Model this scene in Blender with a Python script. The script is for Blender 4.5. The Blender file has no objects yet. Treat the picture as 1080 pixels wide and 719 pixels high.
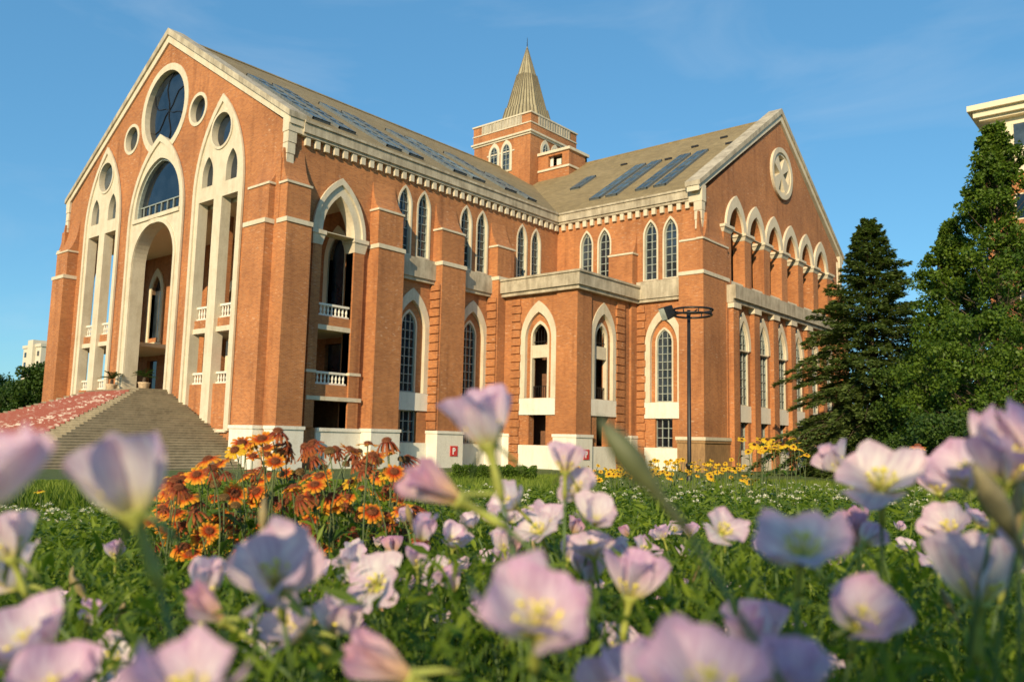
import bpy, bmesh, math, random
import numpy as np
from mathutils import Vector, Matrix, Quaternion
from mathutils.geometry import delaunay_2d_cdt

# ------------------------------------------------------------------ camera, light, exposure
S = bpy.context.scene
COL = S.collection
random.seed(11); RNG = np.random.default_rng(11)
YAW, PITCH, ROLL, FPX = math.radians(40.16346), math.radians(6.84295), math.radians(1.25768), 871.772
CAM = Vector((58.7445, -28.5982, 0.7))
fwd = Vector((-math.sin(YAW)*math.cos(PITCH), math.cos(YAW)*math.cos(PITCH), math.sin(PITCH)))
rt0 = Vector((math.cos(YAW), math.sin(YAW), 0)); up0 = rt0.cross(fwd)
RT = rt0*math.cos(ROLL) + up0*math.sin(ROLL); UP = -rt0*math.sin(ROLL) + up0*math.cos(ROLL)
FH = Vector((-math.sin(YAW), math.cos(YAW), 0)); RH = Vector((math.cos(YAW), math.sin(YAW), 0))
cd = bpy.data.cameras.new('camera'); cam = bpy.data.objects.new('camera', cd); COL.objects.link(cam)
cam.matrix_world = Matrix(((RT.x, UP.x, -fwd.x, CAM.x), (RT.y, UP.y, -fwd.y, CAM.y), (RT.z, UP.z, -fwd.z, CAM.z), (0, 0, 0, 1)))
cd.sensor_width = 36; cd.lens = FPX/1080*36; cd.clip_start = 0.02; cd.clip_end = 3000
cd.dof.use_dof = True; cd.dof.focus_distance = 6.0; cd.dof.aperture_fstop = 6.5
S.camera = cam

SUN_AZ, SUN_EL = math.radians(158), math.radians(23)          # azimuth clockwise from +Y
sd = Vector((math.sin(SUN_AZ)*math.cos(SUN_EL), math.cos(SUN_AZ)*math.cos(SUN_EL), math.sin(SUN_EL)))
sl = bpy.data.lights.new('sun', 'SUN'); sl.energy = 4.6; sl.angle = math.radians(0.6); sl.color = (1.0, 0.80, 0.51)
so = bpy.data.objects.new('sun', sl); COL.objects.link(so); so.rotation_euler = sd.to_track_quat('Z', 'Y').to_euler()
W = bpy.data.worlds.new('World'); S.world = W; W.use_nodes = True
wn = W.node_tree.nodes; wl = W.node_tree.links
bg = wn['Background']; bg.inputs[1].default_value = 0.115
sky = wn.new('ShaderNodeTexSky'); sky.sky_type = 'NISHITA'; sky.sun_disc = False
sky.sun_elevation = SUN_EL; sky.sun_rotation = SUN_AZ; sky.air_density = 1.0; sky.dust_density = 0.3; sky.ozone_density = 1.5
# thin cirrus mixed into the sky by direction
tc = wn.new('ShaderNodeTexCoord'); mp = wn.new('ShaderNodeMapping'); mp.inputs['Scale'].default_value = (1.6, 1.6, 5.0)
mp.inputs['Rotation'].default_value = (0.25, 0.1, 0.4)
nz = wn.new('ShaderNodeTexNoise'); nz.inputs['Scale'].default_value = 2.2; nz.inputs['Detail'].default_value = 7; nz.inputs['Roughness'].default_value = 0.55
nz.inputs['Distortion'].default_value = 0.6
rp = wn.new('ShaderNodeValToRGB'); rp.color_ramp.elements[0].position = 0.50; rp.color_ramp.elements[1].position = 0.80
rp.color_ramp.elements[0].color = (0, 0, 0, 1); rp.color_ramp.elements[1].color = (0.16, 0.16, 0.16, 1)
mx = wn.new('ShaderNodeMix'); mx.data_type = 'RGBA'; mx.inputs[7].default_value = (5.2, 5.6, 6.0, 1)
wl.new(tc.outputs['Generated'], mp.inputs['Vector']); wl.new(mp.outputs[0], nz.inputs['Vector']); wl.new(nz.outputs[0], rp.inputs[0])
tn = wn.new('ShaderNodeMix'); tn.data_type = 'RGBA'; tn.blend_type = 'MULTIPLY'; tn.inputs[0].default_value = 1; tn.inputs[7].default_value = (0.72, 1.12, 1.18, 1)
wl.new(sky.outputs[0], tn.inputs[6])
ev = wn.new('ShaderNodeMix'); ev.data_type = 'RGBA'; ev.inputs[0].default_value = 0.52; ev.inputs[7].default_value = (0.66, 2.20, 4.25, 1)
wl.new(tn.outputs[2], ev.inputs[6])
wl.new(rp.outputs[0], mx.inputs[0]); wl.new(ev.outputs[2], mx.inputs[6]); wl.new(mx.outputs[2], bg.inputs[0])
S.view_settings.view_transform = 'Standard'; S.view_settings.look = 'None'; S.view_settings.gamma = 1
S.view_settings.use_curve_mapping = False; S.view_settings.exposure = 0.38

# ------------------------------------------------------------------ helpers
def ray(u, v): return fwd + RT*((u-540)/FPX) - UP*((v-359.5)/FPX)
def at(u, v, d): return CAM + ray(u, v)*d
def gz(x, y):
    d = (Vector((x, y, 0)) - CAM).dot(FH)
    t = min(max((d-1.5)/44.0, 0), 1)
    return 0.03 - 1.36*t
def on_ground(u, d):
    p = CAM + ray(u, 480)*d; return Vector((p.x, p.y, gz(p.x, p.y)))

def inside(x, y, l):
    c = False; j = len(l)-1
    for i in range(len(l)):
        (xi, yi), (xj, yj) = l[i], l[j]
        if (yi > y) != (yj > y) and x < (xj-xi)*(y-yi)/(yj-yi)+xi: c = not c
        j = i
    return c
def cdt(loops):
    pts = []; edges = []
    for l in loops:
        n = len(pts); pts += [Vector((p[0], p[1])) for p in l]; edges += [(n+i, n+(i+1) % len(l)) for i in range(len(l))]
    vs, es, fs, _, _, _ = delaunay_2d_cdt(pts, edges, [], 0, 1e-5)
    out = [f for f in fs if sum(inside(sum(vs[i].x for i in f)/3, sum(vs[i].y for i in f)/3, l) for l in loops) % 2 == 1]
    return [(v.x, v.y) for v in vs], out, loops
class MB:
    def __init__(s): s.v = []; s.f = []
    def face(s, pts):
        n = len(s.v); s.v += [tuple(p) for p in pts]; s.f.append(tuple(range(n, n+len(pts))))
    def box(s, x0, x1, y0, y1, z0, z1):
        n = len(s.v)
        s.v += [(x0,y0,z0),(x1,y0,z0),(x1,y1,z0),(x0,y1,z0),(x0,y0,z1),(x1,y0,z1),(x1,y1,z1),(x0,y1,z1)]
        s.f += [tuple(n+i for i in q) for q in ((0,3,2,1),(4,5,6,7),(0,1,5,4),(1,2,6,5),(2,3,7,6),(3,0,4,7))]
        return s
    def hexa(s, P):                                  # 8 corners, order as in box
        n = len(s.v); s.v += [tuple(p) for p in P]
        s.f += [tuple(n+i for i in q) for q in ((0,3,2,1),(4,5,6,7),(0,1,5,4),(1,2,6,5),(2,3,7,6),(3,0,4,7))]
        return s
    def mbox(s, M, u0, u1, z0, z1, d0, d1):          # box in wall space (along, up, depth)
        return s.hexa([M(u0,z0,d0),M(u1,z0,d0),M(u1,z0,d1),M(u0,z0,d1),M(u0,z1,d0),M(u1,z1,d0),M(u1,z1,d1),M(u0,z1,d1)])
    def plate(s, M, outer, holes, d0, d1):
        loops = [outer]+list(holes); flat = [p for l in loops for p in l]
        flat, tris, loops = cdt(loops)
        for d in (d0, d1):
            n = len(s.v); s.v += [tuple(M(p[0], p[1], d)) for p in flat]; s.f += [tuple(n+i for i in t) for t in tris]
        for l in loops:
            for i in range(len(l)):
                a, b = l[i], l[(i+1) % len(l)]
                s.face([M(a[0],a[1],d0), M(b[0],b[1],d0), M(b[0],b[1],d1), M(a[0],a[1],d1)])
        return s
    def tube(s, pts, rad, n=6, cap=True):
        pts = [Vector(p) for p in pts]
        if not hasattr(rad, '__len__'): rad = [rad]*len(pts)
        base = len(s.v); prev = None
        for i, p in enumerate(pts):
            t = (pts[min(i+1, len(pts)-1)] - pts[max(i-1, 0)]).normalized()
            if prev is None:
                a = t.orthogonal().normalized()
            else:
                a = (prev - t*prev.dot(t)); a = a.normalized() if a.length > 1e-6 else t.orthogonal().normalized()
            prev = a; b = t.cross(a)
            for k in range(n):
                w = 2*math.pi*k/n; s.v.append(tuple(p + (a*math.cos(w)+b*math.sin(w))*rad[i]))
        for i in range(len(pts)-1):
            for k in range(n):
                k2 = (k+1) % n
                s.f.append((base+i*n+k, base+i*n+k2, base+(i+1)*n+k2, base+(i+1)*n+k))
        if cap:
            s.f.append(tuple(base+k for k in range(n))[::-1]); e = base+(len(pts)-1)*n; s.f.append(tuple(e+k for k in range(n)))
        return s
    def lathe(s, c, prof, n=12, axis=None, a0=0.0):
        q = Vector((0,0,1)).rotation_difference(Vector(axis).normalized()) if axis is not None else Quaternion()
        c = Vector(c); base = len(s.v)
        for r, z in prof:
            for k in range(n):
                w = 2*math.pi*k/n + a0; s.v.append(tuple(c + q @ Vector((r*math.cos(w), r*math.sin(w), z))))
        for i in range(len(prof)-1):
            for k in range(n):
                k2 = (k+1) % n; s.f.append((base+i*n+k, base+i*n+k2, base+(i+1)*n+k2, base+(i+1)*n+k))
        s.f.append(tuple(base+k for k in range(n))[::-1]); e = base+(len(prof)-1)*n; s.f.append(tuple(e+k for k in range(n)))
        return s
    def mesh(s, name, mat, smooth=False, fix=True):
        me = bpy.data.meshes.new(name); me.from_pydata(s.v, [], s.f)
        if fix:
            bm = bmesh.new(); bm.from_mesh(me); bmesh.ops.remove_doubles(bm, verts=bm.verts, dist=1e-5)
            bmesh.ops.recalc_face_normals(bm, faces=bm.faces); bm.to_mesh(me); bm.free()
        me.materials.append(mat)
        if smooth: me.polygons.foreach_set('use_smooth', [True]*len(me.polygons))
        me.update(); return me
    def build(s, name, mat, parent=None, smooth=False, fix=True):
        return link(name, s.mesh(name, mat, smooth, fix), parent)

def link(name, me, parent=None):
    o = bpy.data.objects.new(name, me); COL.objects.link(o)
    if parent is not None:
        o.parent = parent
        if parent.type == 'EMPTY': o.matrix_parent_inverse = Matrix.Translation(-parent.location)
    return o
def put(o, M): o.matrix_parent_inverse = Matrix.Identity(4); o.matrix_local = M
def seg(mb): return mb
def tag(o, label=None, cat=None, group=None, kind=None):
    if label: o['label'] = label
    if cat: o['category'] = cat
    if group: o['group'] = group
    if kind: o['kind'] = kind
    return o
def thing(name, loc, label, cat, group=None):
    o = bpy.data.objects.new(name, None); COL.objects.link(o); o.location = loc; o.empty_display_size = 0.2
    return tag(o, label, cat, group)
def soup(name, V, F, mat, parent=None, col=None, smooth=False):
    """V (n,3), F (m,k) numpy -> mesh object"""
    me = bpy.data.meshes.new(name); V = np.asarray(V, np.float32); F = np.asarray(F, np.int32); k = F.shape[1]
    me.vertices.add(len(V)); me.vertices.foreach_set('co', V.ravel())
    me.loops.add(F.size); me.loops.foreach_set('vertex_index', F.ravel())
    me.polygons.add(len(F)); me.polygons.foreach_set('loop_start', np.arange(0, F.size, k, dtype=np.int32))
    me.polygons.foreach_set('loop_total', np.full(len(F), k, np.int32))
    if smooth: me.polygons.foreach_set('use_smooth', np.ones(len(F), bool))
    if col is not None:
        a = me.attributes.new('tint', 'FLOAT', 'POINT'); a.data.foreach_set('value', np.asarray(col, np.float32))
    me.materials.append(mat); me.update(calc_edges=True); me.validate()
    return link(name, me, parent)
def unit(a): return a/np.maximum(np.linalg.norm(a, axis=1, keepdims=True), 1e-9)
def leaves(P, D, N, L, Wd, bend=0.0):
    """two-quad leaves: base P, direction D, normal N, length L, width Wd; returns V,F"""
    n = len(P); D = unit(D); Sd = unit(np.cross(D, N)); N = unit(np.cross(Sd, D))
    L = np.broadcast_to(L, (n,))[:, None]; Wd = np.broadcast_to(Wd, (n,))[:, None]
    m = P + D*L*0.45 + N*L*bend; t = P + D*L*0.97 - N*L*bend*0.4
    l = m + Sd*Wd*0.5 + N*Wd*0.16; r = m - Sd*Wd*0.5 + N*Wd*0.16
    V = np.stack([P, l, t, r], 1).reshape(-1, 3)
    V = np.stack([P, l, t, m, r], 1).reshape(-1, 3)
    b = (np.arange(n)*5)[:, None]
    F = np.concatenate([b+np.array([[0, 3, 2, 1]]), b+np.array([[0, 4, 2, 3]])], 0)
    return V, F

# ------------------------------------------------------------------ materials
def newmat(name):
    m = bpy.data.materials.new(name); m.use_nodes = True; nt = m.node_tree
    return m, nt.nodes, nt.links, nt.nodes['Principled BSDF']
def ramp(n, stops):
    r = n.new('ShaderNodeValToRGB'); e = r.color_ramp.elements
    while len(e) < len(stops): e.new(0.5)
    for i, (p, c) in enumerate(stops): e[i].position = p; e[i].color = (*c, 1) if len(c) == 3 else c
    return r
def noise(n, l, vec, scale, detail=4, rough=0.55):
    t = n.new('ShaderNodeTexNoise'); t.inputs['Scale'].default_value = scale; t.inputs['Detail'].default_value = detail; t.inputs['Roughness'].default_value = rough
    if vec is not None: l.new(vec, t.inputs['Vector'])
    return t
def mixc(n, l, fac, a, b, mode='MIX'):
    m = n.new('ShaderNodeMix'); m.data_type = 'RGBA'; m.blend_type = mode
    for i, v in ((0, fac), (6, a), (7, b)):
        if hasattr(v, 'links') or hasattr(v, 'is_linked'): l.new(v, m.inputs[i])
        else: m.inputs[i].default_value = v if i == 0 else (*v, 1)
    return m.outputs[2]
def geopos(n): return n.new('ShaderNodeNewGeometry').outputs['Position']

def brick_mat():
    m, n, l, b = newmat('brick'); pos = geopos(n)
    sx = n.new('ShaderNodeSeparateXYZ'); l.new(pos, sx.inputs[0])
    ad = n.new('ShaderNodeMath'); ad.operation = 'ADD'; l.new(sx.outputs[0], ad.inputs[0]); l.new(sx.outputs[1], ad.inputs[1])
    cb = n.new('ShaderNodeCombineXYZ'); l.new(ad.outputs[0], cb.inputs[0]); l.new(sx.outputs[2], cb.inputs[1])
    bt = n.new('ShaderNodeTexBrick'); l.new(cb.outputs[0], bt.inputs['Vector'])
    bt.inputs['Scale'].default_value = 1; bt.inputs['Brick Width'].default_value = 0.26; bt.inputs['Row Height'].default_value = 0.085
    bt.inputs['Mortar Size'].default_value = 0.009; bt.inputs['Mortar Smooth'].default_value = 0.3; bt.inputs['Bias'].default_value = -0.1
    bt.inputs['Color1'].default_value = (0.45, 0.168, 0.052, 1); bt.inputs['Color2'].default_value = (0.31, 0.104, 0.034, 1)
    bt.inputs['Mortar'].default_value = (0.40, 0.235, 0.125, 1)
    big = noise(n, l, pos, 0.22, 5, 0.6); rb = ramp(n, [(0.34, (0.80, 0.77, 0.74)), (0.66, (1.14, 1.13, 1.08))]); l.new(big.outputs[0], rb.inputs[0])
    c = mixc(n, l, 1.0, bt.outputs[0], rb.outputs[0], 'MULTIPLY')
    # pale salt dashes in horizontal courses, in patches
    mp = n.new('ShaderNodeMapping'); mp.inputs['Scale'].default_value = (2.6, 9.0, 1); l.new(cb.outputs[0], mp.inputs[0])
    ef = noise(n, l, mp.outputs[0], 1.0, 2, 0.4); re = ramp(n, [(0.62, (0, 0, 0)), (0.70, (1, 1, 1))]); l.new(ef.outputs[0], re.inputs[0])
    pt = noise(n, l, pos, 0.30, 3); rpt = ramp(n, [(0.46, (0.05, 0.05, 0.05)), (0.60, (0.5, 0.5, 0.5))]); l.new(pt.outputs[0], rpt.inputs[0])
    f = mixc(n, l, 1.0, re.outputs[0], rpt.outputs[0], 'MULTIPLY')
    c = mixc(n, l, f, c, (0.62, 0.44, 0.30))
    # vertical damp streaks
    mp2 = n.new('ShaderNodeMapping'); mp2.inputs['Scale'].default_value = (1.2, 0.10, 1); l.new(cb.outputs[0], mp2.inputs[0])
    st = noise(n, l, mp2.outputs[0], 1.0, 4, 0.6); rs = ramp(n, [(0.52, (1, 1, 1)), (0.74, (0.62, 0.57, 0.55))]); l.new(st.outputs[0], rs.inputs[0])
    c = mixc(n, l, 1.0, c, rs.outputs[0], 'MULTIPLY')
    l.new(c, b.inputs['Base Color']); b.inputs['Roughness'].default_value = 0.9
    bp = n.new('ShaderNodeBump'); bp.inputs['Strength'].default_value = 0.35; bp.inputs['Distance'].default_value = 0.02
    l.new(bt.outputs['Fac'], bp.inputs['Height']); bp.invert = True; l.new(bp.outputs[0], b.inputs['Normal'])
    return m
def stone_mat(name, base, dirt, amount, streak=1.0):
    m, n, l, b = newmat(name); pos = geopos(n)
    a = noise(n, l, pos, 0.9, 8, 0.65)
    mp = n.new('ShaderNodeMapping'); mp.inputs['Scale'].default_value = (1.6, 1.6, 0.22); l.new(pos, mp.inputs[0])
    s = noise(n, l, mp.outputs[0], 1.5*streak, 6, 0.65)
    add = mixc(n, l, 0.5, a.outputs[0], s.outputs[0])
    r = ramp(n, [(0.56-amount*0.2, (0, 0, 0)), (0.70-amount*0.1, (1, 1, 1))]); l.new(add, r.inputs[0])
    fine = noise(n, l, pos, 14, 4); rf = ramp(n, [(0.3, (0.88, 0.88, 0.88)), (0.7, (1.06, 1.06, 1.06))]); l.new(fine.outputs[0], rf.inputs[0])
    f = n.new('ShaderNodeMath'); f.operation = 'MULTIPLY'; f.inputs[1].default_value = amount; l.new(r.outputs[0], f.inputs[0])
    c = mixc(n, l, f.outputs[0], base, dirt); c = mixc(n, l, 1.0, c, rf.outputs[0], 'MULTIPLY')
    l.new(c, b.inputs['Base Color']); b.inputs['Roughness'].default_value = 0.85
    bp = n.new('ShaderNodeBump'); bp.inputs['Strength'].default_value = 0.2; bp.inputs['Distance'].default_value = 0.02; l.new(fine.outputs[0], bp.inputs['Height']); l.new(bp.outputs[0], b.inputs['Normal'])
    return m
def plain(name, col, rough=0.7, metal=0.0, var=0.25, scale=6, spec=0.5):
    m, n, l, b = newmat(name); a = noise(n, l, geopos(n), scale, 4)
    r = ramp(n, [(0.3, tuple(x*(1-var) for x in col)), (0.7, tuple(x*(1+var) for x in col))]); l.new(a.outputs[0], r.inputs[0])
    l.new(r.outputs[0], b.inputs['Base Color']); b.inputs['Roughness'].default_value = rough; b.inputs['Metallic'].default_value = metal
    b.inputs['Specular IOR Level'].default_value = spec
    return m
def roof_mat():
    m, n, l, b = newmat('roof_shingle'); pos = geopos(n)
    a = noise(n, l, pos, 0.35, 6, 0.6); r = ramp(n, [(0.3, (0.225, 0.165, 0.074)), (0.7, (0.285, 0.215, 0.105))]); l.new(a.outputs[0], r.inputs[0])
    sx = n.new('ShaderNodeSeparateXYZ'); l.new(pos, sx.inputs[0])
    ad = n.new('ShaderNodeMath'); ad.operation = 'ADD'; l.new(sx.outputs[0], ad.inputs[0]); l.new(sx.outputs[1], ad.inputs[1])
    cb = n.new('ShaderNodeCombineXYZ'); l.new(ad.outputs[0], cb.inputs[0]); l.new(sx.outputs[2], cb.inputs[1])
    bt = n.new('ShaderNodeTexBrick'); l.new(cb.outputs[0], bt.inputs['Vector']); bt.inputs['Scale'].default_value = 1
    bt.inputs['Brick Width'].default_value = 0.45; bt.inputs['Row Height'].default_value = 0.16; bt.inputs['Mortar Size'].default_value = 0.012
    bt.inputs['Color1'].default_value = (1.12, 1.12, 1.12, 1); bt.inputs['Color2'].default_value = (0.82, 0.82, 0.82, 1); bt.inputs['Mortar'].default_value = (0.6, 0.6, 0.6, 1)
    c = mixc(n, l, 1.0, r.outputs[0], bt.outputs[0], 'MULTIPLY')
    l.new(c, b.inputs['Base Color']); b.inputs['Roughness'].default_value = 0.9
    bp = n.new('ShaderNodeBump'); bp.inputs['Strength'].default_value = 0.3; bp.inputs['Distance'].default_value = 0.03; l.new(bt.outputs[0], bp.inputs['Height']); l.new(bp.outputs[0], b.inputs['Normal'])
    return m
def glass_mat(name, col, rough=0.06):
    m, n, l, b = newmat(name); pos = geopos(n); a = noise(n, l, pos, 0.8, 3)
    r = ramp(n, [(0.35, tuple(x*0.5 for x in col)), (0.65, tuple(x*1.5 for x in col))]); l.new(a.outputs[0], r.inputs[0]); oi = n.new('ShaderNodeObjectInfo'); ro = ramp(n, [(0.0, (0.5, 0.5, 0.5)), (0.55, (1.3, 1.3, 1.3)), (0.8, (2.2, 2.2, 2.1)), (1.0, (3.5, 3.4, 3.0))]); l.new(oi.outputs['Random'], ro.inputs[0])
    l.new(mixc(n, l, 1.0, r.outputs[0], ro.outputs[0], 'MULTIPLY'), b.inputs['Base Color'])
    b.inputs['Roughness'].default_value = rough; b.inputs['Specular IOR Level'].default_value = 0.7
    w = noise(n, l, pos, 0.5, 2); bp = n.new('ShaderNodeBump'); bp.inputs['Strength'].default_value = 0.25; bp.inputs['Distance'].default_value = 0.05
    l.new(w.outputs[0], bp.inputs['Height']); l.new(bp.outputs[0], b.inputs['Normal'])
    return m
def leaf_mat(name, dark, light, trans=0.35, rough=0.5, spec=0.3):
    m, n, l, b = newmat(name)
    at_ = n.new('ShaderNodeAttribute'); at_.attribute_name = 'tint'
    r = ramp(n, [(0.0, dark), (1.0, light)]); l.new(at_.outputs['Fac'], r.inputs[0]); l.new(r.outputs[0], b.inputs['Base Color'])
    b.inputs['Roughness'].default_value = rough; b.inputs['Specular IOR Level'].default_value = spec
    tr = n.new('ShaderNodeBsdfTranslucent'); g = mixc(n, l, 1.0, r.outputs[0], (1.15, 1.25, 0.55), 'MULTIPLY'); l.new(g, tr.inputs[0])
    ms = n.new('ShaderNodeMixShader'); ms.inputs[0].default_value = trans; l.new(b.outputs[0], ms.inputs[1]); l.new(tr.outputs[0], ms.inputs[2])
    l.new(ms.outputs[0], n['Material Output'].inputs[0])
    return m
def petal_mat(name, stops, trans=0.5, veins=0.16):
    """colour runs from petal base (tint 0) to edge (tint 1)"""
    m, n, l, b = newmat(name)
    at_ = n.new('ShaderNodeAttribute'); at_.attribute_name = 'tint'; av = n.new('ShaderNodeAttribute'); av.attribute_name = 'across'
    r = ramp(n, stops); l.new(at_.outputs['Fac'], r.inputs[0])
    cb = n.new('ShaderNodeCombineXYZ'); l.new(av.outputs['Fac'], cb.inputs[0])
    mu = n.new('ShaderNodeMath'); mu.operation = 'MULTIPLY'; mu.inputs[1].default_value = 0.25; l.new(at_.outputs['Fac'], mu.inputs[0]); l.new(mu.outputs[0], cb.inputs[1])
    v = noise(n, l, cb.outputs[0], 9, 3, 0.6); rv = ramp(n, [(0.35, (1-veins*1.4, 1-veins*2.2, 1-veins*1.5)), (0.6, (1, 1, 1))]); l.new(v.outputs[0], rv.inputs[0])
    oi = n.new('ShaderNodeObjectInfo'); ro = ramp(n, [(0, (1.02, 1.03, 1.0)), (1, (0.95, 0.84, 0.93))]); l.new(oi.outputs['Random'], ro.inputs[0])
    c = mixc(n, l, 1.0, r.outputs[0], rv.outputs[0], 'MULTIPLY'); c = mixc(n, l, 1.0, c, ro.outputs[0], 'MULTIPLY')
    l.new(c, b.inputs['Base Color']); b.inputs['Roughness'].default_value = 0.55; b.inputs['Specular IOR Level'].default_value = 0.2
    tr = n.new('ShaderNodeBsdfTranslucent'); l.new(c, tr.inputs[0])
    ms = n.new('ShaderNodeMixShader'); ms.inputs[0].default_value = trans; l.new(b.outputs[0], ms.inputs[1]); l.new(tr.outputs[0], ms.inputs[2])
    l.new(ms.outputs[0], n['Material Output'].inputs[0])
    return m

BRICK = brick_mat()
WHITE = stone_mat('pale_stone', (0.63, 0.555, 0.415), (0.38, 0.30, 0.19), 0.5)
PLASTER = stone_mat('white_render', (0.74, 0.70, 0.60), (0.46, 0.39, 0.28), 0.4)
CONC = stone_mat('weathered_concrete', (0.54, 0.47, 0.345), (0.23, 0.19, 0.13), 0.85)
RUBBLE = stone_mat('brown_stone', (0.36, 0.21, 0.09), (0.16, 0.09, 0.04), 0.8, 6)
ROOF = roof_mat()
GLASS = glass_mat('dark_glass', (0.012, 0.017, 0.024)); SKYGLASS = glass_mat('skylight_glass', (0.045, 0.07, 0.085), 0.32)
BAR = plain('window_bar_grey', (0.28, 0.31, 0.28), 0.5)
LEADMET = plain('dark_metal', (0.02, 0.018, 0.017), 0.45, 0.3)
FRAMEMET = plain('skylight_frame', (0.11, 0.13, 0.14), 0.6, 0.0)
COPPER = stone_mat('weathered_sheet_metal', (0.38, 0.335, 0.215), (0.17, 0.135, 0.075), 0.7)
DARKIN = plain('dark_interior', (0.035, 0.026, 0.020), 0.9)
STEP = stone_mat('grey_brown_step', (0.33, 0.275, 0.18), (0.17, 0.14, 0.09), 0.75)
CREAM = stone_mat('cream_paint', (0.74, 0.64, 0.45), (0.55, 0.46, 0.31), 0.3)

# ------------------------------------------------------------------ outline helpers
def arch(c, hw, z0, zs, za, n=10):
    h = za-zs; R = (hw*hw+h*h)/(2*hw); a1 = math.asin(min(1, h/R)) if R >= hw else math.pi-math.asin(min(1, h/R))
    rt = [(c+hw-R+R*math.cos(a1*i/n), zs+R*math.sin(a1*i/n)) for i in range(n+1)]
    lt = [(2*c-x, z) for x, z in reversed(rt[:-1])]
    return [(c-hw, z0), (c+hw, z0)] + rt + lt
def arch_hw(hw, zs, za, z):
    if z <= zs: return hw
    h = za-zs; R = (hw*hw+h*h)/(2*hw); return max(0, hw-R+math.sqrt(max(0, R*R-(z-zs)**2)))
def circ(c, z, r, n=40): return [(c+r*math.cos(2*math.pi*i/n), z+r*math.sin(2*math.pi*i/n)) for i in range(n)]
def rect(a, b, z0, z1): return [(a, z0), (b, z0), (b, z1), (a, z1)]
def MF(u, z, d): return (u, d, z)                     # front wall: faces -y
def MX(X): return lambda u, z, d: (X-d, u, z)         # walls that face +x
def MXn(X): return lambda u, z, d: (X+d, u, z)        # walls that face -x
def MY(Y): return lambda u, z, d: (u, Y+d, z)         # walls that face -y

# ================================================================== SETTING: ground
def build_ground():
    us = np.concatenate([np.linspace(-700, -60, 12), np.linspace(-50, 50, 41), np.linspace(60, 700, 12)])
    ds = np.concatenate([np.linspace(-200, -10, 8), np.linspace(-6, 60, 67), np.linspace(70, 1600, 16)])
    V = []; 
    for d in ds:
        for u in us:
            p = CAM + FH*float(d) + RH*float(u); V.append((p.x, p.y, gz(p.x, p.y)))
    nu = len(us); F = [(i*nu+j, i*nu+j+1, (i+1)*nu+j+1, (i+1)*nu+j) for i in range(len(ds)-1) for j in range(nu-1)]
    m, n, l, b = newmat('lawn_soil'); pos = geopos(n); a = noise(n, l, pos, 1.2, 8, 0.7); c = noise(n, l, pos, 22, 6, 0.7)
    r = ramp(n, [(0.3, (0.05, 0.08, 0.012)), (0.55, (0.10, 0.15, 0.025)), (0.75, (0.17, 0.20, 0.045))]); l.new(a.outputs[0], r.inputs[0])
    r2 = ramp(n, [(0.3, (0.45, 0.45, 0.45)), (0.7, (1.3, 1.3, 1.3))]); l.new(c.outputs[0], r2.inputs[0])
    l.new(mixc(n, l, 1.0, r.outputs[0], r2.outputs[0], 'MULTIPLY'), b.inputs['Base Color']); b.inputs['Roughness'].default_value = 0.95
    bp = n.new('ShaderNodeBump'); bp.inputs['Distance'].default_value = 0.06; l.new(c.outputs[0], bp.inputs['Height']); l.new(bp.outputs[0], b.inputs['Normal'])
    tag(soup('ground', V, F, m, smooth=True), kind='structure')
build_ground()
GB = -1.45                                             # foot of the walls, a little below the ground there

# ================================================================== THE BRICK HALL
hall = thing('brick_hall', (0, 0, GB), 'large orange brick gothic hall with two pale edged gables and a spire, behind the flowers', 'building')
SPLIT = {'spandrel', 'ledge', 'dentil', 'string_course', 'parapet_louvre', 'roof_hook', 'balcony_slab', 'louvre', 'parapet_panel', 'hood_mould', 'grille', 'arcade_arch', 'ridge_cap', 'parapet_coping'}
def pieces(mb):
    par = list(range(len(mb.v)))
    def find(i):
        while par[i] != i: par[i] = par[par[i]]; i = par[i]
        return i
    for f in mb.f:
        for i in f[1:]: par[find(i)] = find(f[0])
    grp = {}
    for f in mb.f: grp.setdefault(find(f[0]), []).append(f)
    out = []
    for fs in grp.values():
        ids = sorted({i for f in fs for i in f}); mp = {i: k for k, i in enumerate(ids)}; m = MB()
        m.v = [mb.v[i] for i in ids]; m.f = [tuple(mp[i] for i in f) for f in fs]; out.append(m)
    return out
def P(name, mb, mat, parent=hall, smooth=False, label=None):
    if name in SPLIT and len(mb.f) == 6*len(mb.v)//8:
        for m in pieces(mb): o = m.build(name, mat, parent, smooth)
        return o
    o = mb.build(name, mat, parent, smooth)
    if label: o['label'] = label
    return o
XS, YT, XG, YC = 16.1, 27.8, 30.0, 42.98               # nave side wall, transept wall, transept gable wall, transept centre line
EAVE, RIDGE = 20.0, 30.75

def window(M, c, hw, z0, zs, za, depth, fw=0.14, cols=2, rowh=0.75, proud=0.04, mat=WHITE, bars=BAR, pane=GLASS):
    w = P('window', MB().plate(M, arch(c, hw+fw, z0-fw*0.6, zs, za+fw*1.5), [arch(c, hw, z0, zs, za)], -proud, depth), mat)
    mb = MB()
    for i in range(1, cols):
        u = c-hw+2*hw*i/cols; zt = zs + (za-zs)*0.96*math.sqrt(max(0, 1-abs(u-c)/hw)); mb.mbox(M, u-0.03, u+0.03, z0, zt, depth-0.10, depth-0.02)
    z = z0+rowh
    while z < za-0.3:
        h = arch_hw(hw, zs, za, z); mb.mbox(M, c-h, c+h, z-0.028, z+0.028, depth-0.095, depth-0.025); z += rowh
    mb.plate(M, arch(c, hw+0.005, z0-0.002, zs, za+0.005), [arch(c, hw-0.06, z0+0.06, zs, za-0.1)], depth-0.11, depth-0.015)
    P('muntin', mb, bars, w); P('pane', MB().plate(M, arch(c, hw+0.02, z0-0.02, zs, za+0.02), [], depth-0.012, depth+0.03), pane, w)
    return w
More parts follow.
